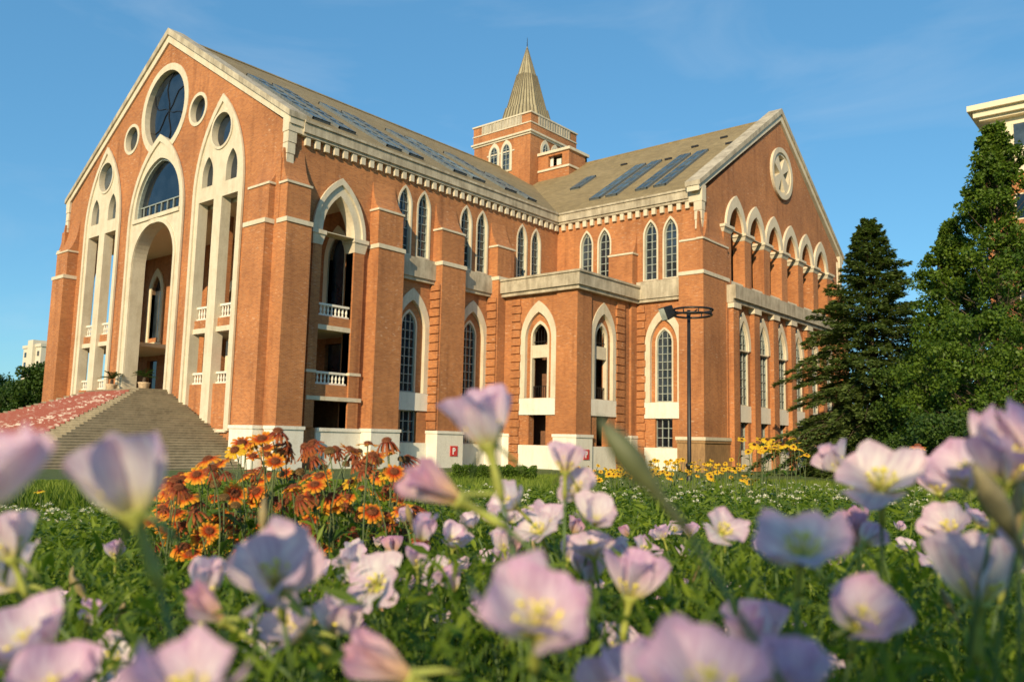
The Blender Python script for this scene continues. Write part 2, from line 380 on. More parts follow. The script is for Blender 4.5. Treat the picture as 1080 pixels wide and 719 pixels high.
def rect_window(M, u0, u1, z0, z1, depth, cols, rows):
    mb = MB().plate(M, rect(u0, u1, z0, z1), [rect(u0+0.07, u1-0.07, z0+0.07, z1-0.07)], depth-0.12, depth)
    for i in range(1, cols): u = u0+(u1-u0)*i/cols; mb.mbox(M, u-0.03, u+0.03, z0, z1, depth-0.10, depth-0.02)
    for i in range(1, rows): z = z0+(z1-z0)*i/rows; mb.mbox(M, u0, u1, z-0.028, z+0.028, depth-0.095, depth-0.025)
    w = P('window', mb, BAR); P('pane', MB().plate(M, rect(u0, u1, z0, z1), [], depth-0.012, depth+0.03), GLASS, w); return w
def quoin(M, u0, u1, z0, z1, side):
    mb = MB(); z = z0; k = 0
    mb.mbox(M, u0+0.04, u1-0.04, z0, z1, -0.02, 0.1)
    while z < z1-0.2:
        e = 0.10 if k % 2 else 0.0; zz = min(z+0.62, z1)
        mb.mbox(M, u0-(e if side < 0 else 0), u1+(e if side > 0 else 0), z+0.045, zz-0.045, -0.15, 0.05); z += 0.62; k += 1
    P('quoin', mb, BRICK)
def balustrade(M, u0, u1, z0, z1, d):
    mb = MB().mbox(M, u0, u1, z1-0.14, z1, d-0.13, d+0.13).mbox(M, u0, u1, z0, z0+0.12, d-0.11, d+0.11)
    n = max(3, int((u1-u0)/0.28)); h = z1-z0-0.26
    for i in range(n):
        u = u0+(u1-u0)*(i+0.5)/n; c = M(u, z0+0.12, d)
        mb.lathe(c, [(0.07, 0), (0.07, h*0.12), (0.045, h*0.2), (0.085, h*0.45), (0.045, h*0.8), (0.07, h*0.88), (0.07, h)], 8)
    P('balustrade', mb, PLASTER)
def buttress(axis, a0, a1, base, proj, zlow, zcap, ztop, plinth=True, cut=0.18, mat_plinth=PLASTER, zp=1.25, foot=GB):
    """axis 'x': projects to +x from plane base, spans y a0..a1 ; 'y': projects to -y from plane base, spans x a0..a1"""
    def M(u, z, d): return (base+d, u, z) if axis == 'x' else (u, base-d, z)
    mb = MB(); p2 = proj-cut
    mb.mbox(M, a0, a1, foot, zlow, -0.1, proj)
    mb.mbox(M, a0+0.05, a1-0.05, zlow, zcap, -0.1, p2)
    # sloped, slightly hollow cap that dies into the wall
    prof = [(0.0, 1.0), (0.18, 0.62), (0.45, 0.30), (0.75, 0.10), (1.0, 0.0)]
    for (t0, f0), (t1, f1) in zip(prof[:-1], prof[1:]):
        za, zb = zcap+(ztop-zcap)*t0, zcap+(ztop-zcap)*t1; w = (a1-a0)/2; c = (a0+a1)/2
        w0 = w-0.05-0.10*t0*w; w1 = w-0.05-0.10*t1*w
        mb.hexa([M(c-w0,za,-0.1),M(c+w0,za,-0.1),M(c+w0,za,p2*f0+0.01),M(c-w0,za,p2*f0+0.01),M(c-w1,zb,-0.1),M(c+w1,zb,-0.1),M(c+w1,zb,p2*f1+0.01),M(c-w1,zb,p2*f1+0.01)])
    b = P('buttress', mb, BRICK)
    s = MB().mbox(M, a0-0.06, a1+0.06, zlow-0.12, zlow+0.16, -0.05, proj+0.07).mbox(M, a0-0.03, a1+0.03, zcap-0.06, zcap+0.08, -0.05, p2+0.07)
    P('string_course', s, WHITE, b)
    if plinth:
        P('plinth', MB().mbox(M, a0-0.10, a1+0.10, foot, zp-0.2, -0.05, proj+0.10).mbox(M, a0-0.16, a1+0.16, zp-0.2, zp, -0.05, proj+0.17), mat_plinth, b)
    return b

# ---------------- front gable wall
PC = -0.1; LC = (8.45, -9.0)
def portal_outline():
    pts = []; zs_ = np.linspace(3.2, 28.35, 90)
    for z in zs_:
        z = float(z); w = arch_hw(4.05, 16.3, 22.6, z) if z < 22.6 else 0
        dz = z-24.85
        if abs(dz) < 3.5: w = max(w, math.sqrt(3.5**2-dz*dz))
        pts.append((max(w, 0.01), z))
    return [(PC-w, z) for w, z in pts][::-1] + [(PC+w, z) for w, z in pts]
outer = [(-XS, GB), (XS, GB), (XS, 19.9), (0, 30.35), (-XS, 19.9)]
holes = [portal_outline()] + [arch(c, 3.08, 1.2, 17.0, 23.5) for c in LC] + [circ(PC+s*5.0, 23.6, 1.22, 28) for s in (1, -1)]
P('wall', MB().plate(MF, outer, holes, 0, 0.85), BRICK)
# portal surround: outer pointed frame with lunette and tall round-headed opening
frame = MB().plate(MF, arch(PC, 4.12, 3.0, 16.3, 22.75), [arch(PC, 3.35, 16.75, 17.2, 21.05, 14), arch(PC, 3.1, 3.3, 13.2, 16.05, 14)], -0.10, 0.9)
po = P('portal_surround', frame, WHITE)
P('moulding', MB().plate(MF, arch(PC, 4.16, 3.0, 16.3, 22.85), [arch(PC, 3.85, 2.9, 16.3, 22.3)], -0.22, -0.09)
  .plate(MF, arch(PC, 3.4, 3.1, 13.2, 16.4, 14), [arch(PC, 3.12, 3.0, 13.2, 16.07, 14)], -0.18, -0.09)
  .mbox(MF, PC-3.5, PC+3.5, 16.42, 16.72, -0.22, 0.3), WHITE, po)
lun = P('window', MB().plate(MF, arch(PC, 3.36, 16.74, 17.2, 21.06, 14), [arch(PC, 3.22, 16.9, 17.2, 20.9, 14)], 0.1, 0.4), BAR)
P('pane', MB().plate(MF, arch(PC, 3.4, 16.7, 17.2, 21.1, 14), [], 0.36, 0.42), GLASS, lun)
mb = MB()
for k in range(-3, 4):
    u = PC+k*0.9; h = 0.9; mb.mbox(MF, u-0.035, u+0.035, 16.8, 17.75, 0.26, 0.34)
mb.mbox(MF, PC-3.3, PC+3.3, 17.7, 17.78, 0.265, 0.335)
P('muntin', mb, BAR, lun)
# round windows
def round_window(M, c, z, r, ro, spokes=True):
    w = P('window', MB().plate(M, circ(c, z, ro), [circ(c, z, r)], -0.06, 0.5), WHITE)
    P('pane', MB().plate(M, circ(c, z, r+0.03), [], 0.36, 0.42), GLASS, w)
    if spokes:
        mb = MB()
        for k in range(6):
            a = k*math.pi/3+0.3; q = [(c+r*t*math.cos(a+0.5*math.sin(t*3)), z+r*t*math.sin(a+0.5*math.sin(t*3))) for t in (0.0, 0.2, 0.4, 0.6, 0.8, 0.97)]
            mb.tube([M(x, y, 0.33) for x, y in q], 0.035, 4)
        P('muntin', mb, LEADMET, w)
    return w
round_window(MF, PC, 24.85, 3.0, 3.52)
for s in (1, -1): round_window(MF, PC+s*5.0, 23.6, 1.0, 1.24, False)
# tall twin lancets with tracery
for c in LC:
    lo = [rect(c-2.45, c-0.5, 1.0, 16.5), rect(c+0.5, c+2.45, 1.0, 16.5)]
    up = [arch(c-1.5, 0.68, 17.5, 18.3, 19.65, 8), arch(c+1.5, 0.68, 17.5, 18.3, 19.65, 8), circ(c, 21.25, 1.2)]
    tr = P('lancet_surround', MB().plate(MF, arch(c, 3.12, 0.9, 17.0, 23.7), lo+up, -0.08, 0.62), WHITE)
    P('moulding', MB().plate(MF, arch(c, 3.16, 0.9, 17.0, 23.8), [arch(c, 2.86, 0.8, 17.0, 23.25)], -0.2, -0.07)
      .plate(MF, circ(c, 21.25, 1.38), [circ(c, 21.25, 1.2)], -0.16, -0.07), WHITE, tr)
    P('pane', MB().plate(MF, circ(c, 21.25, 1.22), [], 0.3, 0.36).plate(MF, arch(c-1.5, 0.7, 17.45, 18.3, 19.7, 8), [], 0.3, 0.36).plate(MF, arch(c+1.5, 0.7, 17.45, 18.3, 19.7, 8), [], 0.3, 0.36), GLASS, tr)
    for o in (c-1.475, c+1.475):
        w = 0.975
        balustrade(MF, o-w, o+w, 8.3, 9.25, 0.45); balustrade(MF, o-w, o+w, 3.95, 4.75, 0.45)
        P('spandrel', MB().mbox(MF, o-w, o+w, 7.72, 8.3, 0.2, 0.62).mbox(MF, o-w, o+w, GB, 3.95, 0.15, 0.62), BRICK)
        P('ledge', MB().mbox(MF, o-w, o+w, 7.38, 7.72, 0.12, 0.7), WHITE)
# coping + kneelers
def coping(M, c, half, ze, za, th, d0, d1):
    out = [(c-half, ze), (c-half, ze-th*0.9), (c, za-th*1.25), (c+half, ze-th*0.9), (c+half, ze), (c, za)]
    o = P('coping', MB().plate(M, out, [], d0, d1), WHITE)
    out2 = [(c-half-0.07, ze+0.08), (c-half-0.07, ze-0.29), (c, za-0.37), (c+half+0.07, ze-0.29), (c+half+0.07, ze+0.08), (c, za+0.14)]
    P('capstone', MB().plate(M, out2, [], d0-0.13, d1+0.13), CONC, o)
coping(MF, 0, 16.45, 20.55, 31.05, 0.78, -0.14, 0.86)
def kneeler(M, c, s, top, d0, d1, n=4):
    """stack of blocks under a gable foot; s: +1 / -1 outward along u"""
    mb = MB()
    mb.mbox(M, c-0.30, c+0.34, top-1.2, top+0.12, d0, 0.97)
    for k in range(n-1):
        z1 = top-1.2-k*0.72; mb.mbox(M, c-0.27+s*0.02, c+0.28-0.03*k+s*0.02, z1-0.70, z1-0.02, d0+0.04, d1-0.06-0.05*k)
    P('kneeler', mb, WHITE)
for s in (1, -1): kneeler(MF, s*16.02, s, 20.6, -0.16, 0.55)
# corner buttresses of the front
buttress('y', 13.4, 15.7, 0, 1.0, 13.6, 16.0, 18.3)
buttress('x', -0.4, 1.42, XS, 0.95, 13.6, 16.0, 18.3)
P('pier', MB().box(15.5, 16.12, -0.397, 0.1, GB, 17.6), BRICK)
P('pier', MB().box(-16.12, -15.5, -0.397, 0.1, GB, 17.6), BRICK)
lb = buttress('x', -0.4, 1.42, -16.0, 0.95, 13.6, 16.0, 18.3)
for o in [lb]+list(lb.children):
    o.data.transform(Matrix.Translation((-32.0, 0, 0)) @ Matrix.Diagonal((-1, 1, 1, 1)) @ Matrix.Translation((0, 0, 0)) @ Matrix.Translation((32.0, 0, 0)) if False else Matrix.Translation((-32.0, 0, 0)) @ Matrix.Diagonal((-1, 1, 1, 1)))
buttress('y', -15.7, -13.4, 0, 1.0, 13.4, 15.6, 18.2, plinth=True)
sl_ = MB()
for z in (11.0, 9.4, 7.6): sl_.box(-16.92, -16.35, -0.425, -0.38, z, z+0.95)
P('grille', sl_, LEADMET)

# ---------------- nave side wall (faces +x)
MS = MX(XS)
BAYS = (10.95, 17.2); 
holes = [arch(4.15, 1.32, 1.2, 13.6, 16.3)] + [arch(c, 1.72, 3.86, 8.3, 11.2) for c in BAYS]
holes += [arch(c+o, 0.6, 13.55, 17.1, 18.4) for c in (10.8, 17.1, 23.85) for o in (-0.92, 0.92)]
holes += [rect(c-0.78, c+0.78, 0.4, 2.62) for c in BAYS]
P('wall', MB().plate(MS, [(0.86, GB), (YT+0.8, GB), (YT+0.8, EAVE), (0.86, EAVE)], holes, 0, 0.8), BRICK)
for c in (10.8, 17.1, 23.85):
    for o in (-0.92, 0.92): window(MS, c+o, 0.55, 13.6, 17.1, 18.3, 0.30, fw=0.14, rowh=0.62)
# open arch of the porch side
ar = P('arch_surround', MB().plate(MS, arch(4.15, 2.05, 13.65, 13.65, 17.3), [arch(4.15, 1.30, 13.6, 13.65, 16.25)], -0.14, 0.75), WHITE)
P('hood_mould', MB().plate(MS, arch(4.15, 2.12, 13.65, 13.65, 17.42), [arch(4.15, 1.85, 13.6, 13.65, 16.98)], -0.28, -0.13), WHITE, ar)
for a, b_ in ((2.15, 2.83), (5.47, 6.3)):
    pr_ = P('pier', MB().mbox(MS, a, b_, 1.2, 12.75, -0.16, 0.7), BRICK)
    P('capital', MB().hexa([MS(a-0.02,12.75,-0.18),MS(b_+0.02,12.75,-0.18),MS(b_+0.02,12.75,0.72),MS(a-0.02,12.75,0.72),MS(a-0.14,13.4,-0.3),MS(b_+0.14,13.4,-0.3),MS(b_+0.14,13.4,0.84),MS(a-0.14,13.4,0.84)]).mbox(MS, a-0.2, b_+0.2, 13.4, 13.66, -0.36, 0.9), WHITE, pr_)
for zb in (3.95, 8.3): balustrade(MS, 2.83, 5.47, zb, zb+0.82, 0.25)
P('spandrel', MB().mbox(MS, 2.83, 5.47, 3.18, 3.95, 0.0, 0.6).mbox(MS, 2.83, 5.47, 7.7, 8.3, 0.0, 0.6), BRICK)
P('ledge', MB().mbox(MS, 2.2, 6.5, 2.93, 3.18, -0.22, 0.6).mbox(MS, 2.83, 5.47, 7.4, 7.7, -0.08, 0.6).mbox(MS, 2.1, 2.85, 4.62, 4.8, -0.2, 0.1).mbox(MS, 5.45, 6.4, 4.62, 4.8, -0.2, 0.1), WHITE)
P('plinth', MB().mbox(MS, 3.1, 6.75, GB, 1.0, -0.12, 0.1).mbox(MS, 3.1, 6.75, 1.0, 1.22, -0.2, 0.1), PLASTER)
buttress('x', 6.75, 9.05, XS, 1.06, 13.35, 15.9, 18.0)
buttress('x', 12.75, 15.2, XS, 1.06, 13.25, 15.8, 17.9)
buttress('x', 18.9, 21.0, XS, 1.06, 13.15, 15.75, 17.8)
for y0 in (9.06, 15.21): quoin(MS, y0, y0+0.22, GB, 11.6, 1)
for y0, sgn in ((12.75, 1), (18.9, 1)): quoin(MY(y0), XS+0.06, XS+0.98, 1.3, 11.7, -1)
def low_bay(M, c, hw=1.72, loggia=False, za=11.25, ql=True, qr=True, q0=None, q1=None):
    s = P('arch_surround', MB().plate(M, arch(c, hw, 3.86, 8.3, za), [arch(c, hw-0.46, 3.8, 8.3, za-0.85)], -0.07, 0.3), WHITE)
    if not loggia:
        P('recess_wall', MB().plate(M, arch(c, hw-0.3, 3.86, 8.3, za-0.5), [arch(c-0.08, 0.72, 3.9, 8.4, 9.65)], 0.22, 0.6), BRICK)
        window(M, c-0.08, 0.66, 3.92, 8.5, 9.55, 0.42, fw=0.13, cols=3, rowh=0.62, proud=-0.2)
        rect_window(M, c-0.78, c+0.78, 0.4, 2.62, 0.35, 3, 3)
    else:
        P('recess_wall', MB().plate(M, arch(c, hw-0.3, 3.86, 8.3, za-0.5), [arch(c, 0.75, 3.9, 8.4, 9.5)], 0.22, 0.6), BRICK)
        P('window', MB().plate(M, arch(c, 0.88, 3.86, 8.4, 9.7), [arch(c, 0.72, 3.84, 8.4, 9.45)], 0.16, 0.5).mbox(M, c-0.75, c+0.75, 6.9, 7.85, 0.2, 0.5), WHITE)
        mb = MB().mbox(M, c-0.74, c+0.74, 4.72, 4.78, 0.34, 0.40)
        for k in range(7): mb.mbox(M, c-0.7+k*0.23, c-0.67+k*0.23, 3.9, 4.75, 0.35, 0.39)
        P('railing', mb, LEADMET); mb = MB().mbox(M, c-0.7, c+0.7, 8.1, 8.16, 0.34, 0.40)
        for k in range(5): mb.mbox(M, c-0.6+k*0.29, c-0.57+k*0.29, 7.85, 9.0, 0.35, 0.39)
        P('railing', mb, LEADMET)
    e0 = q0 if q0 is not None else c-hw; e1 = q1 if q1 is not None else c+hw
    mb = MB().mbox(M, e0, e1, 2.62, 3.84, -0.11, 0.35)
    P('sill_panel', mb, PLASTER)
    P('plinth', MB().mbox(M, e0, e1, GB, 0.38, -0.11, 0.3), PLASTER)
for c in BAYS:
    low_bay(MS, c)
    pass
    P('ledge', MB().mbox(MS, c-2.2, c+2.1, 12.0, 13.2, -0.42, 0.1).mbox(MS, c-2.2, c+2.1, 11.75, 12.0, -0.3, 0.1).mbox(MS, c-2.2, c+2.1, 13.2, 13.42, -0.34, 0.1), CONC)
# left side wall (faces -x), open porch arch, and the back of the nave
P('wall', MB().plate(MXn(-XS), [(0.86, GB), (69, GB), (69, EAVE), (0.86, EAVE)], [arch(4.15, 1.9, 3.9, 13.6, 17)], 0, 0.8), BRICK)
P('wall', MB().plate(MY(69), [(-XS, GB), (XS, GB), (XS, 19.9), (0, 30.3), (-XS, 19.9)], [], 0, 0.8), BRICK)
P('wall', MB().plate(MS, [(58.3, GB), (69, GB), (69, EAVE), (58.3, EAVE)], [], 0, 0.8), BRICK)
# ---------------- porch interior
MI = MY(6.6)
P('porch_wall', MB().plate(MI, rect(-15.3, 15.3, GB, 19.5), [arch(PC, 1.5, 3.5, 9.5, 12.2)] + [arch(x, 0.9, 9.0, 13.0, 14.6) for x in (-12.6, 8.5, 13)] + [rect(x-0.9, x+0.9, 3.7, 7.0) for x in (-12.6, 8.5, 13)], 0, 0.5), BRICK)
P('door_surround', MB().plate(MI, arch(PC, 2.0, 3.4, 9.5, 12.9), [arch(PC, 1.5, 3.3, 9.5, 12.2)], -0.12, 0.3).mbox(MI, PC-1.5, PC+1.5, 8.2, 8.8, -0.05, 0.3).mbox(MI, PC-2.4, PC+2.4, 5.6, 6.8, -0.14, 0.2), CREAM)
for x in (-12.6, 8.5, 13): P('arch_surround', MB().plate(MI, arch(x, 1.35, 8.6, 13.0, 15.3), [arch(x, 0.9, 8.5, 13.0, 14.6)], -0.12, 0.3).mbox(MI, x-1.4, x+1.4, 7.4, 8.55, -0.13, 0.2), CREAM)
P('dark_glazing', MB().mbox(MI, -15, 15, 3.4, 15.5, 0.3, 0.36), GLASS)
P('porch_ceiling', MB().box(-15.3, 15.3, 0.86, 6.6, 16.3, 16.7), CREAM)
P('porch_floor', MB().box(-15.3, 15.3, 0.86, 6.6, 3.2, 3.68), STEP)
P('balcony_slab', MB().box(4.8, 15.3, 0.86, 6.6, 7.42, 7.72).box(-15.3, -5.2, 0.86, 6.6, 7.42, 7.72), CREAM)
for x in (4.9,): P('pier', MB().box(x-0.55, x+0.55, 1.9, 3.0, 3.4, 16.3), BRICK)

# ---------------- corner block
BX, BY, BT = 24.05, 19.75, 11.75
MBY = MY(BY); MBX = MX(BX)
cy_, cx_ = 20.55, 23.2
def blk(M, a0, a1, c):
    P('wall', MB().plate(M, rect(a0, a1, GB, BT), [arch(c, 1.70, 3.86, 8.3, 11.15), rect(c-0.8, c+0.8, 0.4, 2.62)], 0, 0.6), BRICK)
    low_bay(M, c, 1.70, True, 11.2)
blk(MBY, 17.2, BX, cy_); blk(MBX, BY+0.605, YT, cx_)
quoin(MBY, 17.95, 18.8, GB, 11.5, 1); quoin(MBX, 24.95, 26.0, GB, 11.5, -1)
mb = MB().box(22.30, BX+0.14, BY-0.14, BY+0.1, GB, BT).box(BX-0.1, BX+0.14, BY-0.14, 21.45, GB, BT)
pier = P('pier', MB().box(22.30, BX+0.14, BY-0.14, BY+0.05, GB, 11.7).box(BX-0.05, BX+0.137, BY+0.05, 21.45, GB, 11.7), BRICK)
P('plinth', MB().box(22.2, BX+0.24, BY-0.24, BY+0.04, GB, 1.0).box(BX-0.04, BX+0.237, BY+0.04, 21.55, GB, 0.997).box(22.14, BX+0.30, BY-0.3, 21.6, 1.0, 1.22), PLASTER, pier)
P('plinth', MB().box(17.0, 17.9, BY-0.12, BY+0.1, GB, 1.0).box(16.94, 17.96, BY-0.18, BY+0.1, 1.0, 1.2), PLASTER)
P('plinth', MB().box(BX-0.05, BX+0.1, 26.1, 27.6, GB, 1.0).box(BX-0.05, BX+0.16, 26.05, 27.6, 1.0, 1.2), PLASTER)
P('ledge', MB().box(16.2, BX+0.62, BY-0.62, YT, 11.98, 12.9).box(16.2, BX+0.45, BY-0.45, YT, 11.7, 11.98).box(16.2, BX+0.72, BY-0.72, YT, 12.9, 13.06), CONC)
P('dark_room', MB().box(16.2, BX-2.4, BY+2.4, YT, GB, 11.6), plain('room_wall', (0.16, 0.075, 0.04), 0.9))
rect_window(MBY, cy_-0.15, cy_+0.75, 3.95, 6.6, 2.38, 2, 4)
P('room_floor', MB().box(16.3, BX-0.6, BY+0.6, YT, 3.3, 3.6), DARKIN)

# ---------------- transept wall (faces -y)
MT = MY(YT)
tw_ = [19.2, 21.0, 25.42, 27.2]
P('wall', MB().plate(MT, rect(XS-0.8, XG-0.8, GB, EAVE), [arch(u, 0.6, 13.55, 17.1, 18.4) for u in tw_] + [arch(26.6, 1.66, 3.86, 8.3, 11.2), rect(25.85, 27.35, 0.4, 2.62)], 0, 0.8), BRICK)
for u in tw_: window(MT, u, 0.55, 13.6, 17.1, 18.3, 0.30, fw=0.14, rowh=0.62)
low_bay(MT, 26.6, 1.66)
quoin(MT, 24.2, 24.92, GB, 11.6, 1); quoin(MT, 28.2, 28.5, GB, 11.6, -1)
P('ledge', MB().mbox(MT, 24.3, 28.5, 12.0, 13.2, -0.42, 0.1).mbox(MT, 24.3, 28.5, 11.75, 12.0, -0.3, 0.1).mbox(MT, 24.3, 28.5, 13.2, 13.42, -0.34, 0.1), CONC)
buttress('y', 21.9, 24.25, YT, 0.95, 12.95, 15.75, 17.6)
buttress('y', 28.45, 30.497, YT, 1.0, 13.5, 16.1, 18.3, mat_plinth=RUBBLE, zp=1.0)
buttress('x', 26.803, 31.1, XG, 0.5, 13.497, 16.097, 18.3, mat_plinth=RUBBLE, zp=0.997, cut=0.06)
P('string_course', MB().box(28.25, 30.72, 26.58, 31.32, 1.003, 1.24), WHITE)

# ---------------- transept gable (faces +x)
MG = MX(XG)
AY = [33.35+3.85*k for k in range(6)]
outer = [(YT+0.0, GB), (2*YC-YT, GB), (2*YC-YT, 19.9), (YC, 30.35), (YT, 19.9)]
P('wall', MB().plate(MG, outer, [arch(y, 1.34, 13.1, 17.9, 19.97) for y in AY] + [circ(YC+0.05, 25.4, 2.2)] + [rect(31.5, 54.6, 0.2, 11.0)], 0, 0.8), BRICK)
hood = MB()
for y in AY: hood.plate(MG, arch(y, 1.92, 17.95, 17.95, 20.95), [arch(y, 1.36, 17.9, 17.95, 20.0)], -0.2, 0.12)
P('arcade_arch', hood, WHITE)
for k in range(7):
    y = 31.425+3.85*k
    c = P('column', MB().mbox(MG, y-0.64, y+0.64, 13.0, 17.5, -0.25, 0.6), BRICK)
    P('capital', MB().hexa([MG(y-0.66,17.45,-0.27),MG(y+0.66,17.45,-0.27),MG(y+0.66,17.45,0.7),MG(y-0.66,17.45,0.7),MG(y-0.8,17.8,-0.42),MG(y+0.8,17.8,-0.42),MG(y+0.8,17.8,0.8),MG(y-0.8,17.8,0.8)]).mbox(MG, y-0.88, y+0.88, 17.8, 18.02, -0.5, 0.85), WHITE, c)
for y in AY: P('parapet', MB().mbox(MG, y-1.25, y+1.25, 13.1, 13.75, -0.1, 0.3), WHITE)
P('ledge', MB().mbox(MG, 30.7, 55.2, 12.0, 13.1, -1.25, 0.1).mbox(MG, 30.7, 55.2, 11.7, 12.0, -1.05, 0.1), CONC)
P('loggia_wall', MB().plate(MX(26.6), rect(YT+1, 57, 11, 20), [arch(y, 1.25, 13.1, 17.2, 18.9) for y in AY], 0, 0.4), BRICK)
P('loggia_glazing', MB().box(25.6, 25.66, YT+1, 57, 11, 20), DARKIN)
P('loggia_floor', MB().box(25.7, 29.2, YT+1, 57, 12.6, 13.0), CREAM)
# cross window
cr = []
for k in range(4):
    a0 = math.pi/2*k + math.pi/4 - 0.42; a1 = a0+0.84
    cr.append([(YC+0.05+0.35*math.cos(a0+0.42), 25.4+0.35*math.sin(a0+0.42))] + [(YC+0.05+1.72*math.cos(a0+(a1-a0)*i/8), 25.4+1.72*math.sin(a0+(a1-a0)*i/8)) for i in range(9)])
cr = [[(YC+0.05+((u-YC-0.05)*math.cos(math.pi/4)-(z-25.4)*math.sin(math.pi/4)), 25.4+((u-YC-0.05)*math.sin(math.pi/4)+(z-25.4)*math.cos(math.pi/4))) for u, z in h] for h in cr]
w = P('window', MB().plate(MG, circ(YC+0.05, 25.4, 2.36), cr, -0.12, 0.55), WHITE)
P('moulding', MB().plate(MG, circ(YC+0.05, 25.4, 2.40), [circ(YC+0.05, 25.4, 1.95)], -0.24, -0.11), WHITE, w)
P('pane', MB().plate(MG, circ(YC+0.05, 25.4, 2.0), [], 0.6, 0.66), DARKIN, w)
# lower storey of the gable: pilasters with pointed windows between
MGL = MX(XG+0.55)
lowh = [arch(y+0.0, 1.0, 3.8, 8.3, 10.9) for y in AY] + [rect(y-0.9, y+0.9, 0.3, 2.5) for y in AY]
P('wall', MB().plate(MGL, rect(30.6, 55.3, GB, 11.72), lowh, 0, 0.8), BRICK)
for k in range(7):
    y = 31.425+3.85*k
    c = P('pilaster', MB().mbox(MGL, y-0.52, y+0.52, GB, 11.3, -0.4, 0.1), BRICK)
    P('capital', MB().mbox(MGL, y-0.66, y+0.66, 11.3, 11.7, -0.52, 0.1), WHITE, c)
for y in AY:
    P('arch_surround', MB().plate(MGL, arch(y, 1.38, 8.2, 8.4, 11.3), [arch(y, 0.98, 8.1, 8.4, 10.6)], -0.12, 0.15), WHITE)
    window(MGL, y, 0.88, 3.85, 8.4, 10.4, 0.22, fw=0.11, cols=3, rowh=0.7, proud=0.0)
    P('sill_panel', MB().mbox(MGL, y-1.38, y+1.38, 2.5, 3.8, -0.06, 0.4), PLASTER)
    rect_window(MGL, y-0.9, y+0.9, 0.3, 2.5, 0.4, 3, 2)
    P('plinth', MB().mbox(MGL, y-1.38, y+1.38, GB, 0.3, -0.06, 0.4), PLASTER)
buttress('x', 55.2, 57.2, XG, 1.1, 13.5, 16.1, 18.3)
coping(MG, YC, 16.15, 20.55, 31.45, 0.78, -0.16, 0.86)
for s in (1, -1): kneeler(MG, YC+s*15.35, s, 20.35, -0.18, 0.6)
P('downpipe', MB().tube([(30.35, 56.6, 19.6), (30.35, 56.6, 12.0)], 0.09, 8), WHITE)

# ---------------- cornices with dentils
def cornice(M, a, b, z=20.17):
    o = P('cornice', MB().mbox(M, a, b, z-0.62, z, -0.42, 0.2).mbox(M, a, b, z, z+0.16, -0.52, 0.2).mbox(M, a, b, z-0.82, z-0.62, -0.30, 0.2), CONC)
    mb = MB(); u = a+0.45
    while u < b-0.2: mb.mbox(M, u-0.17, u+0.17, z-1.36, z-0.84, -0.24, 0.1); u += 0.745
    P('dentil', mb, WHITE, o)
cornice(MS, 0.9, YT+0.02); cornice(MT, XS+0.3, 29.9)

# ---------------- roofs
def slope(p0, p1, q0, q1, th=0.22):
    """p0,p1 eave ends; q0,q1 ridge ends"""
    p0, p1, q0, q1 = map(Vector, (p0, p1, q0, q1)); n = (p1-p0).cross(q0-p0).normalized(); n = n if n.z > 0 else -n
    b = n*th
    return MB().hexa([p0-b, p1-b, q1-b, q0-b, p0, p1, q1, q0])
P('roof', slope((16.45, 0.75, 20.32), (16.45, 69.5, 20.32), (0, 0.75, RIDGE), (0, 69.5, RIDGE)), ROOF)
P('roof', slope((-16.45, 0.75, 20.32), (-16.45, 69.5, 20.32), (0, 0.75, RIDGE), (0, 69.5, RIDGE)), ROOF)
P('roof', slope((0, YT-0.38, 20.36), (29.3, YT-0.38, 20.36), (0, YC, RIDGE+0.05), (29.3, YC, RIDGE+0.05)), ROOF)
P('roof', slope((0, 2*YC-YT+0.38, 20.36), (29.3, 2*YC-YT+0.38, 20.36), (0, YC, RIDGE+0.05), (29.3, YC, RIDGE+0.05)), ROOF)
P('ridge_cap', MB().tube([(0, 0.8, RIDGE+0.02), (0, 38.3, RIDGE+0.02)], 0.12, 6).tube([(4.3, YC, RIDGE+0.06), (29.2, YC, RIDGE+0.06)], 0.12, 6), ROOF)
# skylights on the slopes
def roofN(x, y, h): k = (RIDGE-20.32)/16.45; n = Vector((k, 0, 1)).normalized(); return Vector((x, y, RIDGE-k*x)) + n*h
def roofT(y, x, h): k = (RIDGE-20.31)/(YC-YT+0.38); n = Vector((0, -k, 1)).normalized(); return Vector((x, y, 20.36+k*(y-YT+0.38))) + n*h
def skylight(F, s0, s1, t0, t1):
    def B(mb, a, b, c, d, h0, h1): mb.hexa([F(a,c,h0),F(b,c,h0),F(b,d,h0),F(a,d,h0),F(a,c,h1),F(b,c,h1),F(b,d,h1),F(a,d,h1)])
    mb = MB(); w = 0.10
    B(mb, s0, s1, t0, t0+w, -0.05, 0.20); B(mb, s0, s1, t1-w, t1, -0.05, 0.20); B(mb, s0, s0+(w if s1 > s0 else -w), t0, t1, -0.05, 0.202); B(mb, s1-(w if s1 > s0 else -w), s1, t0, t1, -0.05, 0.202)
    n = max(2, int(abs(s1-s0)/1.25))
    for i in range(1, n): s = s0+(s1-s0)*i/n; B(mb, s-0.05, s+0.05, t0+w, t1-w, 0.1, 0.24)
    tm = (t0+t1)/2; B(mb, s0, s1, tm-0.04, tm+0.04, 0.1, 0.23)
    o = P('skylight', mb, FRAMEMET)
    g = MB(); B(g, s0, s1, t0+0.02, t1-0.02, 0.12, 0.19); P('pane', g, SKYGLASS, o)
for y0 in (2.6, 4.75, 9.0, 11.2, 15.9, 18.1, 22.9): skylight(roofN, 14.9 if y0 < 22 else 14.2, 6.5, y0, y0+1.4)
skylight(roofN, 14.9, 9.6, 25.1, 26.2)
for x0 in (18.45, 20.15, 23.1, 24.85): skylight(roofT, 29.2, 36.9, x0, x0+1.12)
skylight(roofT, 33.8, 36.6, 13.0, 14.1)
hk = MB()
